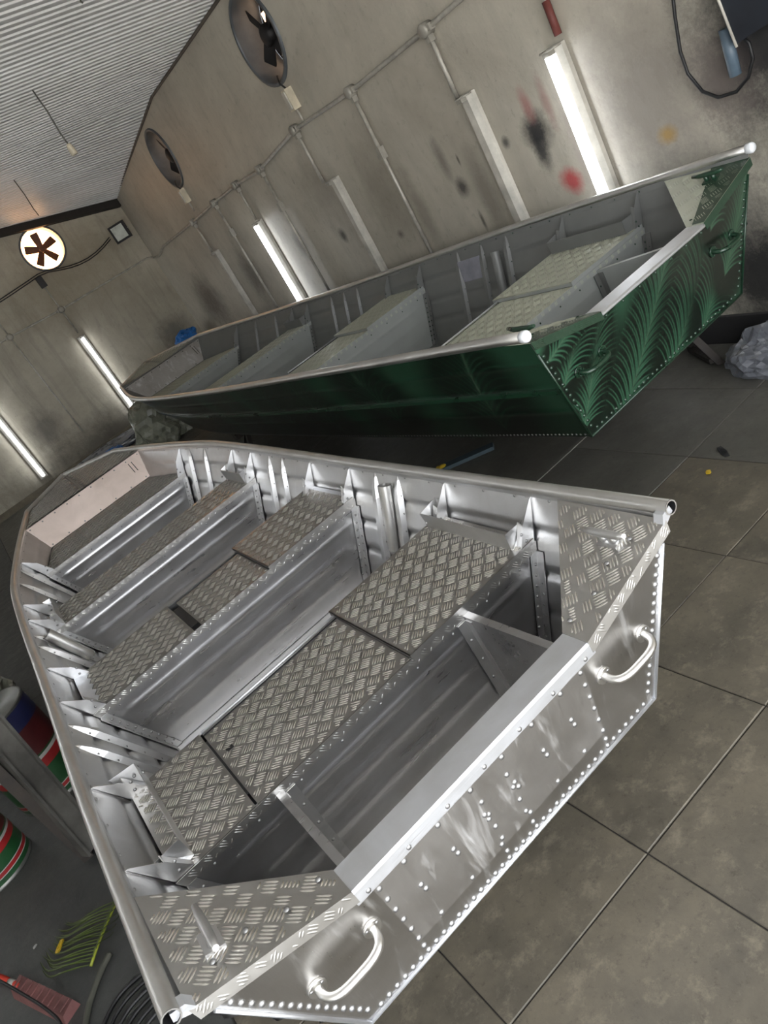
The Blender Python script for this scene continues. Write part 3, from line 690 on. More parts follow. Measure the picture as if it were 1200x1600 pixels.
    for side in (-1, 1):
        a = tpt(side * (tx(T['side_z']) - .022), T['side_z'] - .01, 0); b = tpt(side * (botw - .02), botz + .03, 0)
        rivets('edge_rivets', line_pts(a, b, .027 if not dense else .034), tn, tr, B['m_rivet'], .0085, .006)
    rivets('edge_rivets', line_pts(tpt(-botw + .03, botz + .017, 0), tpt(botw - .03, botz + .017, 0), .027 if not dense else .034), tn, tr, B['m_rivet'], .0085, .006)
    # outer bottom row along the port chine
    if B.get('chine_rivets'):
        pts = [(-k[0] - .004, k[1], k[2] + .014) for k in catmull(B['K'], 34)[:-70:1]]
        rivets('chine_rivets', pts, (-1, 0, -.2), root, 'alu_rivet', .006, .004)
    # ---- reinforcement plate on the transom
    if T.get('plate'):
        px, z1, z0 = T['plate']; pl = MB(); pl.prism([tpt(-px, z1, .0005), tpt(px, z1, .0005), tpt(px * .975, z0, .0005), tpt(-px * .975, z0, .0005)], tn * .003)
        pl = pl.build('reinforcement_plate', 'alu_plate', root)
        pts = []
        for x in (-px + .012, px - .012): pts += [tpt(x, z, .003) for z in np.linspace(z0 + .012, z1 - .02, 6)]
        for x in np.linspace(-px + .09, px - .09, 6):
            pts += [tpt(x, z1 - .018, .003)] + ([tpt(x, (z0 + z1) / 2 + .012, .003), tpt(x + .004, (z0 + z1) / 2 - .012, .003), tpt(x, z0 + .012, .003)])
        for x in (-.045, .045): pts += [tpt(x, z, .003) for z in np.linspace(z0 + .03, z1 - .08, 4)]
        rivets('plate_rivets', pts, tn, pl, B['m_rivet'], .0085, .006)
        rivets('plate_rivets', [tpt(x, z0 - .03, 0) for x in (-px * .97, -.05, .05, px * .97)], tn, pl, B['m_rivet'], .0085, .006)
    # ---- transom cap
    cap = MB(); cy0 = ty(nz) - .012; cy1 = T['cap_in']
    lh = .03 if not dense else .006; prof = [(cy0 + .004, nz - .004 - lh), (cy0, nz - lh), (cy0, nz + .002), (cy0 + .006, nz + .008), (cy1, nz + .010), (cy1, nz - .02), (cy1 - .004, nz - .02), (cy1 - .004, nz + .004), (cy0 + .006, nz + .003)]
    cap.prism([(-nw - .006, y, z) for y, z in prof], (2 * nw + .012, 0, 0)); cap = cap.build('transom_cap', B['m_cap'], root)
    rivets('cap_rivets', [(x, cy0 + (.008 if dense else 0), nz - .02) for x in np.linspace(-nw + .03, nw - .03, 7)], (0, -1, 0), cap, B['m_rivet'], .007, .004)
    # ---- corner plates
    cl = B['corner_len']
    for side in (-1, 1):
        g = gw(cl); a = (side * (g[0] - .012), cl, g[1] - .012); b = (side * (topw + .004), topy - .008, topz + .004); c = (side * (nw - .002), ty(nz) - .012, nz + .012); d = (side * (nw - .002), cy1, nz + .012)
        poly = [a, b, c, d] if side < 0 else [d, c, b, a]
        o = MB(); o.prism([Vector(p) for p in (a, b, c)], (0, 0, -.003)); o.prism([Vector(p) for p in (a, c, d)], (0, 0, -.003)); o = o.build('corner_plate', 'alu_corner' if not dense else 'gpaint_tread', root)
        bars_on([a, b, c], o, B['m_bar'], B['cell'] * 1.06); bars_on([a, c, d], o, B['m_bar'], B['cell'] * 1.06)
        lip = [b, c, (c[0], c[1] - .003, c[2] - .034), (b[0] - side * .004, b[1] - .003, b[2] - .034)]
        l_ = MB(); l_.prism(lip, (0, .003, 0)); l_ = l_.build('corner_lip', B.get('m_clip', B['m_lip']), root); bars_on(lip, l_, B.get('m_clip', B['m_lipbar']), .036, .0008, inset=.001)
        rivets('corner_rivets', [Vector(b).lerp(Vector(c), t) + Vector((0, .07 + .02 * (i % 2), .002)) for i, t in enumerate((.2, .42, .66, .9))], (0, 0, 1), o, B['m_rivet'], .008, .005)
        if dense:      # over-sprayed green aft half of the plate
            v0 = Vector(b); v1 = Vector(c); e = MB(); k_ = .19
            e.prism([v0 + Vector((0, 0, .0026)), v1 + Vector((0, 0, .0026)), v1 + Vector((0, .06, .003)), v0 + (Vector(a) - v0) * .42 + Vector((0, 0, .0026))], (0, 0, .0006)); e.build('overspray', 'green', o)
        # cleat on the corner plate
        m = Vector(a) * .30 + Vector(b) * .45 + Vector(c) * .25; ncl = (Vector(b) - Vector(a)).cross(Vector(c) - Vector(a)).normalized(); ncl = ncl if ncl.z > 0 else -ncl
        dirn = Vector((0, 1, 0)); dirn = (dirn - ncl * dirn.dot(ncl)).normalized(); lat = ncl.cross(dirn)
        R3 = Matrix((lat, dirn, ncl)).transposed()
        cm = 'green' if dense else 'alu'
        base = MB(); base.box(m + ncl * .004, (.045, .07, .008), 0, R3); base = base.build('cleat', cm, root)
        post = MB()
        for e in (-.018, .018): post.tube([m + dirn * e, m + dirn * e + ncl * .035], [.013, .010], 8)
        post.build('cleat_post', cm, base)
        hb = MB(); hb.tube([m + dirn * -.075 + ncl * .042, m + dirn * -.045 + ncl * .036, m + ncl * .036, m + dirn * .045 + ncl * .036, m + dirn * .08 + ncl * .042], [.007, .011, .012, .011, .007], 8); hb.build('cleat_horn', cm, base)
    # ---- lifting handles
    for side in (-1, 1):
        x1, x2, hz = T['handle']; pa = Vector(tpt(side * x1, hz)); pb = Vector(tpt(side * x2, hz)); mat = 'green' if dense else 'alu_rail'
        so = .052; ins = (pb - pa) * .10
        hp = [pa.lerp(pb, .5 - .5 * math.copysign(abs(math.cos(a_)) ** .62, math.cos(a_))) + tn * so * 1.1 * math.sin(a_) ** .62 for a_ in np.linspace(0, math.pi, 31)]; h = MB(); h.tube(hp, .0108, 12); h = h.build('handle', mat, root)
        for p in (pa, pb):
            f_ = MB(); f_.tube([p - tn * .0, p + tn * .006, p + tn * .0065], [.025, .025, .022], 16); f_.build('flange', mat, h)
            rivets('screws', [p + tn * .006 + Vector((math.cos(a) * .017, 0, math.sin(a) * .017)) for a in (.5, 2.6, 4.71)], tn, h, B['m_rivet'], .0055, .004)
    # ---- gunwale rails
    for side in (-1, 1):
        prof = []
        for j in range(14):
            a = 2 * math.pi * j / 14; prof.append((math.cos(a) * 1.0, math.sin(a) * (1.0 if math.sin(a) > 0 else 1.0)))
        path = [(side * (g[0] + .006), g[1], g[2] + .004) for g in G]; path[0] = (path[0][0], -.012, path[0][2])
        o = MB().tube(path, B['rail_r'], 14, caps=bool(dense)).build('gunwale_rail', B['m_rail'], root)
        if not dense:
            e = MB(); e.tube([path[0], Vector(path[0]) + Vector((0, .06, 0))], B['rail_r'] * .84, 14, caps=False); p0 = Vector(path[0]) + Vector((0, .05, 0)); e.lathe([(0, .0), (B['rail_r'] * .84, .0)], 14, p0, 'Y'); e.build('rail_bore', 'dark_in', o)
            e = MB(); 
            ring = []
            for r_ in (B['rail_r'], B['rail_r'] * .82): ring.append([(path[0][0] + r_ * math.cos(2 * math.pi * j / 14), path[0][1] - .0005, path[0][2] + r_ * math.sin(2 * math.pi * j / 14)) for j in range(15)])
            e.grid(ring, 0, False); e.build('rail_rim', 'alu_rail', o)
            lp_ = MB(); lp_.prism([(side * (topw - .02), -.008, topz - .02), (side * (topw + .035), -.008, topz + .01), (side * (topw + .03), -.008, topz + .03), (side * (topw + .0), -.008, topz + .022)], (0, .03, 0)); lp_.build('rail_weld', 'alu_cap', o)
        else:
            e = MB(); e.lathe([(0, -.014), (B['rail_r'] * .8, -.013), (B['rail_r'] * 1.08, -.004), (B['rail_r'] * 1.08, .02), (B['rail_r'], .021)], 16, path[0], 'Y'); e.build('end_cap', 'white_cap', o)
        # inner hem strip under the rail
        e = MB(); e.grid([[(side * (g[0] - .010), g[1], g[2] - .004), (side * (g[0] - .012 - .004), g[1], g[2] - .034)] for g in G], 0, False); e.build('rail_hem', B['m_side_in'], o, fix=False)
        rivets('rail_rivets', [(side * (gw(y)[0] - .017), y, gw(y)[1] - .022) for y in np.arange(.45, B['bow_y'] - .4, .17)], (-side, 0, .1), o, B['m_rivet'], .005, .003)
    # ---- ribs
    zb = kw(1.0)[1]
    def hat(y, side):
        za = kw(y)[1] + .02; zg = gw(y)[1] - .02; mb = MB(); R_ = []
        for t, sc in ((0, 1), (.80, 1), (.90, .8), (.97, .4), (1, .05)):
            z = za + (zg - za) * t; x = wat(y, z, .004); w = .019 * sc + .001; dp = .024 * sc
            R_.append([(side * x, y - w * 1.25, z), (side * (x - dp), y - w * .75, z), (side * (x - dp), y + w * .75, z), (side * x, y + w * 1.25, z)])
        mb.grid(R_, 0, False); o = mb.build('hull_rib', B['m_rib'], root)
        rivets('rib_rivets', [(side * wat(y, z, .012), y - .026, z) for z in np.linspace(za + .05, zg - .07, 6)], (-side, 0, 0), o, B['m_rivet'], .0045, .003)
    for y in B['hats']: hat(y, -1); hat(y, 1)
    def gusset(y, side, zs, face=1):
        zg = gw(y)[1] - .016; xg = wat(y, zg, .006); xs_ = wat(y, zs, .006); xm = wat(y, zg - .06, .006)
        poly = [(side * xg, y, zg), (side * (xg - .012), y, zg - .004), (side * (xm - .048), y, zg - .06), (side * (xs_ - .062), y, zs), (side * xs_, y, zs)]
        mb = MB(); mb.prism(poly, (0, .004, 0)); mb.prism([(side * (xm - .048), y, zg - .06), (side * (xs_ - .062), y, zs), (side * (xs_ - .062), y + .022, zs), (side * (xm - .046), y + .022, zg - .05)], (-side * .003, 0, 0)); mb.prism([(side * xg, y, zg - .004), (side * xs_, y, zs), (side * xs_, y + .03, zs), (side * xg, y + .03, zg - .004)], (-side * .004, 0, 0))
        o = mb.build('gusset', B['m_rib'], root); rivets('gusset_rivets', [(side * (xs_ - .03 - .006 * i), y - .0005, zs + .02 + .03 * i) for i in range(2)], (0, -1, 0), o, B['m_rivet'], .006, .004)
    # ---- seats
    zs = B['seat_z']
    for si, S in enumerate(B['seats']):
        ya, yf = S['y']; z = zs; wa, wf = wat(ya, z), wat(yf, z)
        # aft face: sheet with pressed horizontal swages
        za = kw(ya)[1] + .006; rows = []
        for zz in np.linspace(za, z - .004, 46):
            w = wat(ya, zz, .006); row = []
            q = (zz - za) / (z - za)
            hgt = .0035 * (math.exp(-((q - .26) / .05) ** 2) + math.exp(-((q - .52) / .05) ** 2) + math.exp(-((q - .76) / .03) ** 2))
            for s in (-1, -.94, -.9, -.86, -.82, -.5, 0, .5, .82, .86, .9, .94, 1):
                k = max(0, min(1, (.92 - abs(s)) / .08)); row.append((s * w, ya - hgt * k * k * (3 - 2 * k), zz))
            rows.append(row)
        mb = MB(); mb.grid(rows, 0, True); mb.grid([[(x, y + .003, z_) for x, y, z_ in r] for r in rows], 0, True, flip=True); face = mb.build('seat_face', B['m_face'], root, fix=False)
        # fwd face, plain
        if not S.get('bow'):
            w0, w1 = wat(yf, kw(yf)[1] + .006), wat(yf, z - .03); mb = MB(); mb.prism([(-w0, yf, kw(yf)[1] + .006), (w0, yf, kw(yf)[1] + .006), (w1, yf, z - .006), (-w1, yf, z - .006)], (0, -.003, 0)); mb.build('seat_front', B['m_face'], root)
        # angles with rivets where the face meets the hull
        for side in (-1, 1):
            mb = MB(); w0, w1 = wat(ya, za), wat(ya, z - .03)
            mb.prism([(side * w0, ya - .004, za), (side * (w0 - .03), ya - .004, za), (side * (w1 - .03), ya - .004, z - .03), (side * w1, ya - .004, z - .03)], (0, -.003, 0))
            mb.prism([(side * w0, ya - .004, za), (side * w0, ya - .036, za), (side * w1, ya - .036, z - .03), (side * w1, ya - .004, z - .03)], (-side * .003, 0, 0))
            o = mb.build('seat_angle', B['m_rib'], root); pts = line_pts((side * (w0 - .02), ya - .007, za + .02), (side * (w1 - .02), ya - .007, z - .05), .034)
            rivets('angle_rivets', pts, (0, -1, 0), o, B['m_rivet'], .0058, .004)
            rivets('angle_rivets', [(p[0] + side * .016, p[1] - .014, p[2]) for p in pts], (-side, 0, 0), o, B['m_rivet'], .0058, .004)
        # aft lip
        lip = [(-wa, ya - .006, z), (wa, ya - .006, z), (wat(ya, z - .03), ya - .006, z - .03), (-wat(ya, z - .03), ya - .006, z - .03)]
        l_ = MB(); l_.prism(lip, (0, .003, 0)); l_ = l_.build('seat_lip', B['m_lip'], root); bars_on(lip, l_, B['m_lipbar'], .036, .0012, inset=.001)
        rivets('face_rivets', [(x, ya - .001, z - .042) for x in np.linspace(-wa * .86, wa * .86, 9)], (0, -1, 0), face, B['m_rivet'], .005, .0035)
        # plates
        for (x0, x1, y0, y1, dz) in S['plates']:
            def fx(x, y): w = wat(y, z) - .004; return max(-w, min(w, x))
            poly = [(fx(x0, y0), y0, z + dz), (fx(x1, y0), y0, z + dz), (fx(x1, y1), y1, z + dz), (fx(x0, y1), y1, z + dz)]
            o = tread('seat_plate', poly, root, B)
            if dz > .003:
                e = MB(); e.prism([(poly[0][0] + .0, y0, z), (poly[0][0], y1, z), (poly[0][0], y1, z + dz), (poly[0][0], y0, z + dz)], (.003, 0, 0)); e.prism([(poly[0][0], y0 - .001, z - .001), (poly[1][0], y0 - .001, z - .001), (poly[1][0], y0 - .001, z + dz), (poly[0][0], y0 - .001, z + dz)], (0, .003, 0)); e.prism([(poly[3][0], y1, z - .02), (poly[2][0], y1, z - .02), (poly[2][0], y1, z + dz), (poly[3][0], y1, z + dz)], (0, .003, 0)); e.build('raised_edge', B['m_lip'], o)
        for (x0, x1, y0, y1) in S.get('slots', []):
            e = MB(); e.box(((x0 + x1) / 2, (y0 + y1) / 2, z + .0012), (x1 - x0, y1 - y0, .0012)); e.build('slot', 'black', root)
        if S.get('hinge'):
            x0, x1 = S['hinge']; e = MB(); e.tube([(x0, yf - .012, z + .004), (x1, yf - .012, z + .004)], .005, 8); e.build('hinge_strip', B['m_cap'], root)
            e = MB(); e.box(((x0 + x1) / 2, yf - .03, z + .001), (x1 - x0, .004, .003)); e.build('seam', 'black', root)
        for side in (-1, 1):
            gusset(ya, side, z)
            if not S.get('bow'): gusset(yf - .03, side, z)
        if S.get('weld'):
            for side in (-1, 1):
                mb = MB(); mb.grid([[(side * (wat(y, z) - .05 + .008 * math.sin(y * 90)), y, z + .0035), (side * (wat(y, z) - .02), y, z + .009), (side * (wat(y, z) + .004), y, z + .02)] for y in np.linspace(ya + .02, yf - .02, 24)], 0, True); mb.build('weld_bead', B['m_cap'], root)
        # side trays
        if S.get('tray'):
            dx, hz, ha = S['tray']
            for side in (-1, 1):
                y0, y1 = ya + .03, yf - .005; xa, xb = wat(y0, z) - dx, wat(y1, z) - dx; mb = MB(); th = .003
                mb.prism([(side * xa, y0, z + .003), (side * xb, y1, z + .003), (side * xb, y1 + .01, z + hz), (side * xa, y0 - .005, z + hz)], (side * th, 0, 0))
                ga, gb = wat(y0, z + hz, .008), wat(y1, z + hz, .008)
                mb.prism([(side * xa, y0, z + .003), (side * (wat(y0, z) - .05), y0 - .01, z + .003), (side * (ga - .03), y0 - .01, z + hz * 1.0), (side * xa, y0 - .005, z + hz)], (0, th, 0))
                mb.prism([(side * xb, y1, z + .003), (side * (wat(y1, z) - .02), y1, z + .003), (side * (gb - .02), y1 + .01, z + hz * 1.15), (side * xb, y1 + .01, z + hz)], (0, th, 0))
                o = mb.build('side_tray', B['m_tray'], root)
                rivets('tray_rivets', [(side * (wat(y1, z) - .05), y1 - .001, z + hz * .6), (side * (wat(y1, z) - .075), y1 - .001, z + hz * .45)], (0, -1, 0), o, B['m_rivet'], .006, .004)
    # ---- aft compartment dividers
    dx = B['divider']; ya = B['seats'][0]['y'][0]; yt = ty(.3) + .01
    for side in (-1, 1):
        mb = MB(); x = side * dx
        mb.prism([(x, ya - .006, zs - .02), (x, cy1, nz - .03), (x, ty(zb + .06) + .014, zb + .06), (x, ya - .006, zb + .012)], (side * .003, 0, 0))
        mb.prism([(x, ya - .006, zs - .02), (x, cy1, nz - .03), (x + side * .024, cy1, nz - .03), (x + side * .024, ya - .006, zs - .02)], (0, 0, .003))
        o = mb.build('divider', B['m_face'], root)
        mb = MB(); mb.prism([(x - side * .034, ya - .008, zs - .03), (x, ya - .008, zs - .03), (x, ya - .008, zb + .02), (x - side * .034, ya - .008, zb + .02)], (0, -.003, 0)); mb.prism([(x - side * .003, ya - .008, zs - .03), (x - side * .003, ya - .042, zs - .03), (x - side * .003, ya - .042, zb + .02), (x - side * .003, ya - .008, zb + .02)], (side * .003, 0, 0)); a_ = mb.build('divider_angle', B['m_rib'], root)
        rivets('angle_rivets', line_pts((x - side * .018, ya - .011, zs - .06), (x - side * .018, ya - .011, zb + .06), .075), (0, -1, 0), a_, B['m_rivet'], .0055, .004)
    # ---- rod holders
    for (side, y, ztop_, zbot_, lean) in B['rods']:
        x1 = wat(y, ztop_, .05); x0 = wat(y, zbot_, .05) + .02; mb = MB()
        mb.tube([(side * x0, y, zbot_), (side * x1, y + lean, ztop_)], .029, 18, caps=False); mb.tube([(side * x0, y, zbot_), (side * x1, y + lean, ztop_)], .026, 18, caps=False); mb.tube([(side * x0, y, zbot_ + .005), (side * x0, y, zbot_)], .027, 18); o = mb.build('rod_holder', B.get('m_rod', 'alu_rail'), root)
        mb = MB(); mb.prism([(side * (x1 + .012), y - .055, zbot_ + .02), (side * (x1 + .012), y + .055, zbot_ + .02), (side * (x1 + .022), y + .055, ztop_ - .03), (side * (x1 + .022), y - .055, ztop_ - .03)], (side * .003, 0, 0)); mb.build('bracket', B['m_rib'], o)
    # ---- bow: deck, upright panel
    by0, by1, z0, z1, wtop, wbot = B['bow_panel']
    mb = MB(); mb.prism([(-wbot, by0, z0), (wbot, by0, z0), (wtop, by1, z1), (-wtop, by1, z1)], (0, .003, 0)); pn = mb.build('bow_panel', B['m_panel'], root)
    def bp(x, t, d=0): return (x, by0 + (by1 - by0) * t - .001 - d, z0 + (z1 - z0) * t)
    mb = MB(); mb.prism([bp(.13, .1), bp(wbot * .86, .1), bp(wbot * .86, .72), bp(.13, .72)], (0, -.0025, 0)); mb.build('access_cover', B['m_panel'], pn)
    mb = MB()
    for x in (wbot * .80, wbot * .86): mb.prism([bp(x, .42, .003), bp(x + .006, .42, .003), bp(x + .006, .82, .003), bp(x, .82, .003)], (0, -.0012, 0))
    mb.build('vent_slot', 'dark_in', pn)
    rivets('panel_rivets', [bp(x, .92) for x in np.linspace(-wtop * .95, wtop * .95, 10)] + [bp(x, .06) for x in np.linspace(-wbot * .9, wbot * .9, 7)], (0, -1, .2), pn, B['m_rivet'], .006, .004)
    GL = [g for g in G if g[1] >= by1]; poly = [(g[0] - .004, g[1], g[2] - .006) for g in GL] + [(-(g[0] - .004), g[1], g[2] - .006) for g in GL[::-1][1:]]
    poly = [(wtop, by1, z1 + .002)] + poly + [(-wtop, by1, z1 + .002)]
    top = MB(); cc = (0, by1 + .02, z1 + .006); k = len(poly)
    top.add([cc] + poly, [(0, i + 1, i + 2) for i in range(k - 1)]); d_ = top.build('bow_deck', B['m_bowdeck'], root, fix=False)
    apex = G[-1]; c0 = GL[0]
    for side in (-1, 1):
        corner = B['G'][-2]; bars_on([(side * .004, by1 + .004, z1 + .008), (side * .004, apex[1] - .02, apex[2] + .002), (side * (corner[0] - .02), corner[1], corner[2] + .001), (side * (wtop - .01), by1 + .004, z1 + .006)], d_, B['m_bar'], B['cell'])
    e = MB(); e.tube([(0, by1 + .03, z1 + .012), (0, apex[1] - .01, apex[2] + .006)], .004, 6); e.build('deck_seam', B['m_tread'], d_)
    return root, dict(gw=gw, kw=kw, wat=wat, ty=ty)

A = dict(name='aluminium_boat', label='bare silver aluminium boat with tread plate seats', loc=(0, 0, .30), rot=(0, 0, 0), cell=.046, seat_z=.39, rail_r=.021, corner_len=.41, bow_y=5.2,
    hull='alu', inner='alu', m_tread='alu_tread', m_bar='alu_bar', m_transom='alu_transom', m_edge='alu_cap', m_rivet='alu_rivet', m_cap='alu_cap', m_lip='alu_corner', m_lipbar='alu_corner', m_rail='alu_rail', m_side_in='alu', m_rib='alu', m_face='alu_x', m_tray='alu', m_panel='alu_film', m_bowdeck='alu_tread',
    G=[(.78, 0, .55), (.789, .54, .537), (.792, 1.04, .530), (.778, 1.76, .535), (.772, 2.2, .538), (.763, 2.93, .542), (.735, 3.6, .551), (.648, 4.15, .568), (.531, 4.7, .589), (.403, 5.23, .608), (0, 5.60, .625)],
    K=[(.553, .088, .033), (.556, .56, .03), (.56, 1.05, .03), (.56, 1.76, .03), (.555, 2.2, .03), (.53, 2.93, .03), (.50, 3.6, .035), (.44, 4.15, .05), (.33, 4.65, .10), (.20, 5.0, .17), (0, 5.34, .30)],
    T=dict(top=(.755, 0, .53), bot=(.553, .088, .033), notch=(.40, .415), side_z=.475, plate=(.362, .378, .107), cap_in=.098, handle=(.414, .578, .279)),
    seats=[dict(y=(.535, 1.055), plates=[(-.9, -.443, .535, 1.055, .0), (-.435, .15, .535, 1.02, .0), (-.435, .15, 1.03, 1.055, .0), (.152, .9, .530, 1.075, .012)], slots=[(-.4425, -.4355, .60, .98), (-.41, -.385, .845, .865)], hinge=(-.435, .15), tray=(.075, .075, .1)),
           dict(y=(1.76, 2.2), plates=[(-.9, -.205, 1.76, 2.2, .0), (-.165, .20, 1.765, 2.17, -.006), (.202, .9, 1.755, 2.23, .012)], slots=[(-.203, -.166, 1.80, 2.09)], weld=True),
           dict(y=(2.97, 3.31), plates=[(-.9, .9, 2.97, 3.31, .0)], tray=(.06, .07, .1)),
           dict(y=(4.12, 4.72), plates=[(-.9, .9, 4.12, 4.70, .0)], bow=True)],
    hats=[1.36, 1.54, 2.53, 2.71, 3.74, 3.98], divider=.362, rods=[(1, 1.42, .50, .235, -.02), (-1, 2.66, .50, .27, 0)], bow_panel=(4.70, 4.80, .392, .582, .50, .463))
boatA, fA = boat(A)

Rp_ = -.027; yaw = .03
B_ = dict(name='aluminium_boat', label='dark green boat with airbrushed palm fronds and grey painted inside', loc=(2.097, .95, .541), rot=(Rp_, 0, yaw), cell=.052, seat_z=.365, rail_r=.022, corner_len=.46, bow_y=7.3,
    hull='green', inner='gpaint', m_tread='gpaint_tread', m_bar='gpaint_tread', m_transom='palm', m_edge='green', m_rivet='green', m_cap='alu_cap', m_lip='gface', m_lipbar='gpaint_tread', m_rail='alu_rail', m_side_in='gpaint', m_rib='gpaint', m_face='gface', m_tray='gpaint', m_panel='alu_plate', m_rod='gpaint', m_clip='green', m_bowdeck='gpaint',
    print=True, strake=(.50, 6.6), chine_rivets=True, nseg=7,
    G=[(.774, 0, .553), (.803, 1, .553), (.826, 2, .551), (.83, 3, .540), (.828, 4, .536), (.825, 5, .540), (.795, 6, .556), (.707, 6.7, .59), (.577, 7.35, .628), (0, 8.0, .66)],
    K=[(.587, .13, -.03), (.60, 1, -.03), (.61, 2, -.03), (.61, 3, -.03), (.60, 4, -.03), (.575, 5, -.025), (.50, 6, .01), (.40, 6.6, .07), (.26, 7.2, .17), (0, 7.75, .33)],
    T=dict(top=(.762, .005, .518), bot=(.587, .13, -.03), notch=(.371, .41), side_z=.46, cap_in=.11, handle=(.41, .565, .27)),
    seats=[dict(y=(.63, 1.22), plates=[(-.9, .12, .63, 1.17, .0), (-.9, .12, 1.18, 1.22, .0), (.125, .9, .63, 1.24, .02)], hinge=(-.7, .12), tray=(.10, .09, .1)),
           dict(y=(2.72, 3.22), plates=[(-.9, .15, 2.72, 3.17, .0), (.155, .9, 2.72, 3.24, .02)], hinge=(-.35, .15)),
           dict(y=(4.7, 5.08), plates=[(-.9, .9, 4.7, 5.08, .0)], tray=(.08, .08, .1)),
           dict(y=(6.42, 7.20), plates=[(-.9, .9, 6.42, 7.18, .0)], bow=True)],
    hats=[1.72, 1.98, 2.25, 3.72, 3.96, 4.21, 5.48, 5.98], divider=.30, rods=[(1, 1.80, .47, .21, 0)], bow_panel=(7.20, 7.34, .367, .60, .555, .51),
    transom_fronds=[(-.62, .02, .95, .56, .19, .15), (-.42, -.12, .72, .86, .24, .18), (-.05, -.10, .68, .86, .25, .2), (.26, -.02, .70, .66, .23, .2), (.48, .12, .85, .45, .20, .2), (-.66, .26, .8, .40, .15, -.1), (.42, .36, .9, .30, .13, .2), (-.70, .40, .3, .4, .10, .1)],
    side_fronds=[(.62 + .74 * k + (k % 3) * .06, .02 + .06 * (k % 2), 1.75 - .15 * (k % 3), .58, .34, .45 - .2 * (k % 2)) for k in range(9)])
boatB, fB = boat(B_)
# small plate bracket between two ribs of the green boat
e = MB(); w = fB['wat'](1.98, .42); e.prism([(w - .03, 1.99, .33), (w - .03, 2.24, .33), (w + .0, 2.24, .47), (w + .0, 1.99, .47)], (.003, 0, 0)); e.build('rib_plate', mat_plain('lilac_grey_patch', (130, 130, 140), .4), boatB)

# ------------------------------------------------------------------ supports under the boats
def trestle(label, loc, rotz, width, height, group='trestles under the boats', mat='wood'):
    root = tag(empty('trestle', loc, (0, 0, rotz)), label, 'trestle', group)
    MB().box((0, 0, height - .03), (width, .07, .06)).build('beam', mat, root)
    for sx in (-1, 1):
        for sy in (-1, 1):
            b = MB(); a = Vector((sx * (width / 2 - .12), sy * .02, height - .05)); c = Vector((sx * (width / 2 + .04), sy * min(.16, height * .5), 0)); d = (c - a)
            e1 = Vector((0, 1, 0)) * .022; e2 = Vector((1, 0, 0)) * .022
            ring = [e1 + e2, e1 - e2, -e1 - e2, -e1 + e2]; vs = [a + r for r in ring] + [Vector((c.x, c.y, 0)) + r for r in ring]
            b.add(vs, [(0, 1, 2, 3), (7, 6, 5, 4)] + [(i, (i + 1) % 4, 4 + (i + 1) % 4, 4 + i) for i in range(4)]); b.build('leg', mat, root)
        b = MB(); b.box((sx * (width / 2 + .005), 0, .03), (.03, min(.3, height * .9), .03)); b.build('foot_bar', mat, root)
    return root
trestle('low trestle under the stern of the silver boat', (0, .75, 0), 0, 1.15, .325)
trestle('low trestle under the bow half of the silver boat', (0, 3.2, 0), 0, .95, .325)
def bz(y): return .541 - .03 - .004 + math.sin(Rp_) * y
trestle('wooden trestle under the stern of the green boat', (2.63, 1.88, 0), -.54, .74, bz(.95) - .012)
trestle('wooden trestle under the bow half of the green boat', (2.097 - .03 * 4.6, .95 + 4.6, 0), yaw, 1.15, bz(4.6) - .012)

# ------------------------------------------------------------------ crumpled plastic
def crumple(name, label, cat, loc, size, mat, seed, amp=.35, sub=4, group=None):
    bm = bmesh.new(); bmesh.ops.create_icosphere(bm, subdivisions=sub, radius=1.0)
    for v in bm.verts:
        p = v.co.copy(); q = p * 1.7 + Vector((seed * 3.1, seed * 1.7, seed))
        n1 = noise.noise(q); n2 = 1 - abs(noise.noise(q * 2.6)) * 2; n3 = 1 - abs(noise.noise(q * 5.5)) * 2
        r = 1 + amp * (n1 * .9 + n2 * .28 + n3 * .12); v.co = p * r
        v.co.z = max(v.co.z, -.55)
    zmin = min(v.co.z for v in bm.verts)
    for v in bm.verts: v.co = Vector((v.co.x * size[0], v.co.y * size[1], (v.co.z - zmin) * size[2]))
    me = bpy.data.meshes.new(name); bm.to_mesh(me); bm.free(); me.materials.append(MT[mat]); 
    o = bpy.data.objects.new(name, me); COL.objects.link(o); o.location = loc; tag(o, label, cat, group); return o
p = at(1172, 572, 2, 0.0)
crumple('plastic_bag', 'crumpled grey plastic bag on the floor by the green boat stern', 'bag', (2.88, 1.13, 0), (.16, .25, .13), 'plastic_grey', 3.3, .42).rotation_euler = (0, 0, .2)
crumple('plastic_sheet', 'bundled olive plastic sheet under the bow of the green boat', 'plastic sheet', (1.55, 9.0, 0), (.35, .35, .36), 'plastic_olive', 7.1, .4)
crumple('plastic_sheet', 'clear grey plastic sheet heaped along the back wall floor', 'plastic sheet', (1.15, 10.75, 0), (.7, .3, .10), 'plastic_grey', 5.2, .4)
crumple('plastic_bag', 'blue plastic bag on the floor behind the silver boat bow', 'bag', (1.0, 10.2, 0), (.14, .14, .10), 'plastic_blue', 2.2, .4)
pr = at(307, 510, 1, 10.9)
st = tag(empty('carton', (3.05, 10.95, 0)), 'brown carton standing in the far corner behind the green boat', 'box')
b = MB(); b.box((0, 0, .34), (.42, .42, .68)); b.build('body', mat_plain('brown_card', (120, 104, 84), .8), st)
b = MB(); b.box((-.10, -.24, .69), (.19, .12, .006)); b.build('flap', mat_plain('brown_card_flap', (128, 110, 90), .8), st)
crumple('plastic_bag', 'blue plastic bag lying on the carton in the far corner', 'bag', (3.02, 10.9, .697), (.17, .16, .12), 'plastic_blue', 9.4, .45)
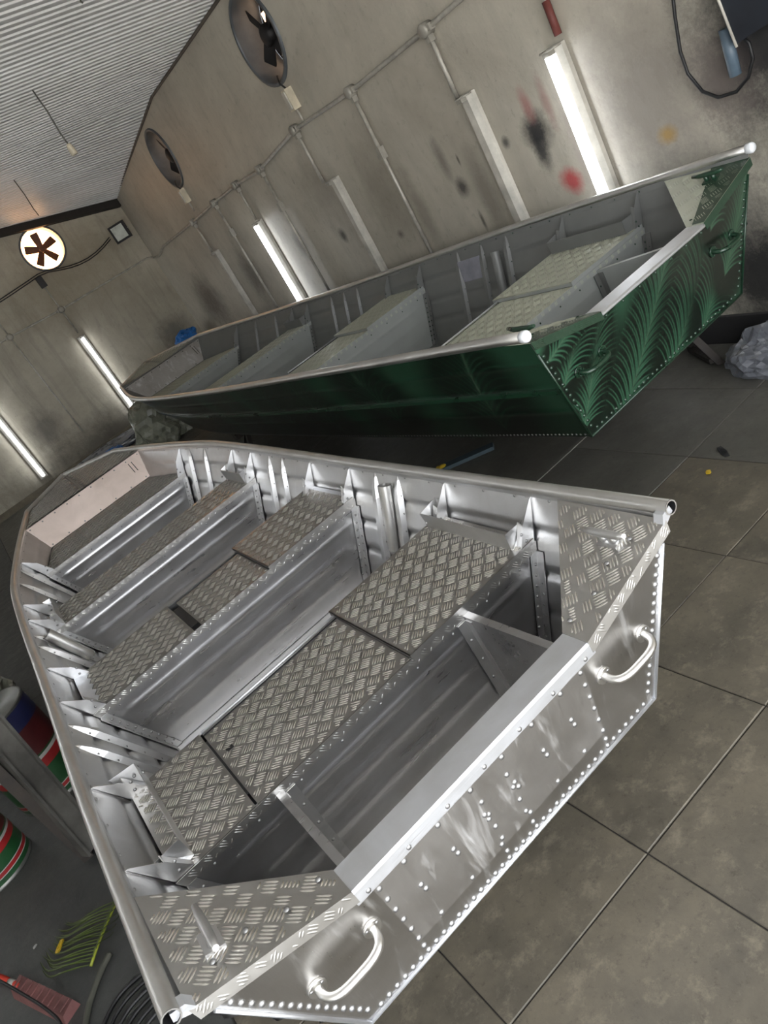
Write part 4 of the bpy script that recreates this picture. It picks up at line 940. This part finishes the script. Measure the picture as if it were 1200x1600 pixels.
crumple('plastic_sheet', 'pale crumpled film on the floor left of the silver boat', 'plastic sheet', (-1.55, 4.3, 0), (.3, .5, .2), 'plastic_olive', 4.4, .45)
# bow line ring and rope on the green boat
e = MB(); P = []
for t in np.linspace(0, 1, 12): P.append((-.30 + .30 * t, 7.25 + .3 * t, .12 - .35 * math.sin(t * 2.6) * .5))
e.tube(P, .010, 6); e.build('bow_rope', 'hose', boatB)

# ------------------------------------------------------------------ paint cans, beam and floor clutter on the left
def can(label, loc, r, h, seed=0):
    root = tag(empty('paint_can', loc, (0, 0, seed)), label, 'paint can')
    MB().lathe([(0, 0.004), (r - .004, .004), (r, 0), (r + .004, .004), (r, .010), (r, h - .012), (r + .004, h - .006), (r, h), (r - .012, h - .002), (r - .014, h - .012), (0, h - .012)], 32).build('body', 'can_metal', root)
    def band(z0, z1, m, a0=0, a1=2 * math.pi, rr=.0012, slope=0.0, nm='label_band'):
        n = 40; b = MB(); R_ = []
        for k in range(n + 1):
            a = a0 + (a1 - a0) * k / n; dz = slope * math.sin(a - seed); R_.append([((r + rr) * math.cos(a), (r + rr) * math.sin(a), z0 + dz), ((r + rr) * math.cos(a), (r + rr) * math.sin(a), z1 + dz)])
        b.grid(R_, 0, True); b.build(nm, m, root)
    band(.02, h - .02, 'can_green', rr=.0008)
    band(h * .50, h - .02, 'can_red', rr=.0012, slope=0)
    band(h * .44, h * .50, 'can_white', rr=.0016, slope=.01); band(h * .375, h * .465, 'can_band', rr=.002, slope=.01)
    band(.045, .075, 'can_white', rr=.0016); band(.05, .07, 'can_band', rr=.002)
    band(h * .78, h - .02, 'can_blue', rr=.0018)
    hd = MB(); hd.tube([(r * math.cos(t) * 1.02, .01 + .03 * math.sin(t), h - .05 - r * .9 * math.sin(t)) for t in np.linspace(0, math.pi, 14)], .0025, 6); hd.build('bail', 'galv', root)
    # white letter A on the navy band
    lt = MB(); a0 = -1.9
    def cpt(a, z): return ((r + .0026) * math.cos(a), (r + .0026) * math.sin(a), z)
    for (u0, v0, u1, v1) in ((-.10, 0, 0, .05), (0, .05, .10, 0), (-.055, .018, .055, .018)):
        lt.tube([cpt(a0 + u0, h * .81 + v0), cpt(a0 + u1, h * .81 + v1)], .0035, 5)
    for k in range(4): lt.tube([cpt(a0 - .35, h * .74 - k * .022), cpt(a0 + .25 - .07 * k, h * .74 - k * .022)], .0018, 5)
    lt.build('lettering', 'can_white', root); return root
can('large drum with dark red and green label beside the silver boat', (-1.20, 2.98, 0), .20, .56, .2)
can('smaller drum with green label and red band near the leaning steel channel', (-1.58, 2.64, 0), .18, .40, .5)
root = tag(empty('steel_channel', (0, 0, 0)), 'dirty steel channel leaning beside the silver boat', 'channel')
a = Vector(at(-22, 1128, 2, .80)); c = Vector(at(148, 1322, 2, .035)); dd = (c - a).normalized(); sd = Vector((0, 0, 1)).cross(dd).normalized(); up = sd.cross(dd); sd = (Vector((.85, .5, 0)) - dd * Vector((.85, .5, 0)).dot(dd)).normalized(); up = sd.cross(dd)
for o_ in (-.05, .05):
    b = MB(); b.prism([a + sd * (o_ - .006) - up * .03, a + sd * (o_ + .006) - up * .03, a + sd * (o_ + .006) + up * .03, a + sd * (o_ - .006) + up * .03], c - a); b.build('flange', 'steel_dark', root)
b = MB(); b.prism([a - sd * .05 - up * .006, a + sd * .05 - up * .006, a + sd * .05 + up * .002, a - sd * .05 + up * .002], c - a); b.build('web', 'steel_dark', root)
b = MB(); q0 = a + (c - a) * .1; b.box((q0.x - .09, q0.y - .02, q0.z / 2), (.05, .05, q0.z)); b.build('prop', 'wood', root)
root = tag(empty('paint_board', (1.83, 2.72, 0), (0, 0, -.72)), 'blue-stained board with dried yellow paint on the floor between the boats', 'board')
b = MB(); b.box((0, 0, .012), (.42, .07, .024)); b.build('board', mat_plain('blue_stained_wood', (58, 72, 78), .7), root)
b = MB(); b.dome((-.15, 0, .024), (0, 0, 1), .03, .012); b.dome((-.18, .012, .024), (0, 0, 1), .018, .009); b.build('dried_paint', 'yellow', root)

# palm leaf on the floor
root = tag(empty('palm_leaf', (0, 0, 0)), 'cut green palm leaf lying on the dark floor', 'leaf')
b0 = Vector(at(186, 1404, 2, .03)); b1 = Vector(at(142, 1510, 2, .012)); tip = Vector(at(160, 1450, 2, .03))
sp_pts = [b0.lerp(b1, t) + Vector((0, 0, .01 * math.sin(t * 3.1))) for t in np.linspace(0, 1, 12)]
MB().tube(sp_pts, list(np.linspace(.003, .006, 12)), 6).build('leaf_spine', 'leaf_spine', root)
def leaflet(s0, s1, bow, w, z1=.012):
    P = []; d = (s1 - s0); pv = Vector((-d.y, d.x, 0)).normalized()
    for t in np.linspace(0, 1, 9):
        c_ = s0.lerp(s1, t) + pv * bow * math.sin(math.pi * t) * d.length + Vector((0, 0, .03 * math.sin(math.pi * t) * (1 - t) * 2))
        hw = w * math.sin(math.pi * min(1, .12 + t * .88)) ** .7 + .0004; tn_ = (d + pv * bow * math.pi * math.cos(math.pi * t) * d.length).normalized(); sv = Vector((-tn_.y, tn_.x, 0))
        P.append([c_ - sv * hw, c_ + Vector((0, 0, -.002)), c_ + sv * hw])
    m_ = MB(); m_.grid(P, 0, True); return m_.build('leaflet', 'leaf', root)
for k in range(19):
    t = (k + .5) / 19; s0 = b0.lerp(b1, t); e0 = Vector(at(98 - 18 * min(1, t * 1.4) + (0 if t < .62 else -t * 22 + 8), 1444 + 34 * min(1, t / .6) + (max(0, t - .62) * 90), 2, .006))
    leaflet(s0, e0 + Vector((random.uniform(-.02, .02), random.uniform(-.02, .02), 0)), random.uniform(.13, .19), .0042)
for k in range(9):
    t = (k + .3) / 9; s0 = b0.lerp(b1, t); leaflet(s0, s0 + Vector((.10, .10 - .04 * t, -.01)), -.1, .004)
def scrap(label, u, v, mat, size, rz, z=0.004):
    p = at(u, v, 2, z); root = tag(empty('paint_scrap', (p[0], p[1], z), (0, 0, rz)), label, 'scrap')
    b = MB(); L, W, H = size; b.prism([(-L, -W, 0), (-L * .2, -W * 1.3, 0), (L, -W * .6, 0), (L * .9, W, 0), (0, W * 1.2, 0), (-L * .9, W * .7, 0)], (0, 0, H)); b.build('body', mat, root)
    b = MB(); b.prism([(-L * .5, -W * .5, H), (L * .4, -W * .3, H), (L * .2, W * .5, H)], (0, 0, H * .5)); b.build('curl', mat, root); return root
scrap('yellow scrap of masking tape on the palm leaf', 94, 1480, 'yellow', (.030, .008, .008), .9, .02)
scrap('small yellow dry leaf scrap on the floor by the silver boat stern', 1107, 738, 'yellow', (.016, .010, .004), .4)
scrap('dark oil rag scrap on the floor behind the green boat transom', 1130, 706, 'black', (.055, .012, .004), .9)
scrap('small white flake on the dark floor by the palm leaf', 55, 1479, 'can_white', (.010, .006, .003), .3)

# cables and hose on the floor
def cable(name, label, px, r, mat, z=None):
    P = [Vector(at(u, v, 2, (z or r))) for u, v in px]; Q = []
    for i in range(len(P) - 1):
        p0 = P[max(i - 1, 0)]; p1 = P[i]; p2 = P[i + 1]; p3 = P[min(i + 2, len(P) - 1)]
        for j in range(6):
            t = j / 6; Q.append(.5 * (2 * p1 + (p2 - p0) * t + (2 * p0 - 5 * p1 + 4 * p2 - p3) * t * t + (3 * p1 - p0 - 3 * p2 + p3) * t ** 3))
    Q.append(P[-1]); return tag(MB().tube(Q, r, 8).build(name, mat), label, 'hose' if 'hose' in name else 'cable', 'coiled black cables on the floor' if 'coil' in label else None)
cable('air_hose', 'olive grey air hose trailing from the palm leaf under the silver boat', [(172, 1490), (158, 1518), (146, 1550), (137, 1580), (133, 1620), (136, 1680)], .011, 'hose')
for k in range(6):
    d = k * 13
    cable('black_cable', 'black cable in the coil beside the silver boat stern', [(300 + d * .2, 1490 + d * .5), (250 + d * .4, 1505 + d * .7), (212 + d * .55, 1530 + d * .75), (180 + d * .6, 1565 + d * .8), (158 + d * .65, 1615 + d * .8), (150 + d * .8, 1690 + d)], .0075, 'black', .008 + .006 * (k % 3))
cable('black_cable', 'thin black cable crossing beside the pink sanding pad', [(-10, 1527), (30, 1550), (70, 1575), (95, 1600), (105, 1640)], .006, 'black', .075)
# sanding pad with red handle
root = tag(empty('sanding_pad', (0, 0, 0)), 'worn pink sanding pad with red handle on the floor', 'tool')
a = Vector(at(30, 1538, 2, .02)); c = Vector(at(112, 1578, 2, .02)); d = (c - a).normalized(); s_ = Vector((-d.y, d.x, 0))
b = MB(); b.prism([a - s_ * .045 - Vector((0, 0, .02)), a + s_ * .03 - Vector((0, 0, .02)), a + s_ * .025 + Vector((0, 0, .025)), a - s_ * .03 + Vector((0, 0, .015))], c - a); b.build('pad', 'pink', root)
b = MB(); 
for k in range(9): q0 = a.lerp(c, (k + .5) / 9) + Vector((0, 0, .024)); b.box(q0, (.006, .05, .006), 0, Matrix((d, s_, Vector((0, 0, 1)))).transposed())
stuff(b.build('pad_ridges', 'pink', root))
h0 = Vector(at(-45, 1508, 2, .03)); h1 = Vector(at(32, 1541, 2, .03)); b = MB(); b.tube([h0, h1], .013, 10); hd = b.build('handle', 'red', root)
b = MB(); q0 = h0.lerp(h1, .80); q1 = h0.lerp(h1, .90); b.tube([q0, q1], .0138, 10); b.build('handle_band', 'can_white', hd)
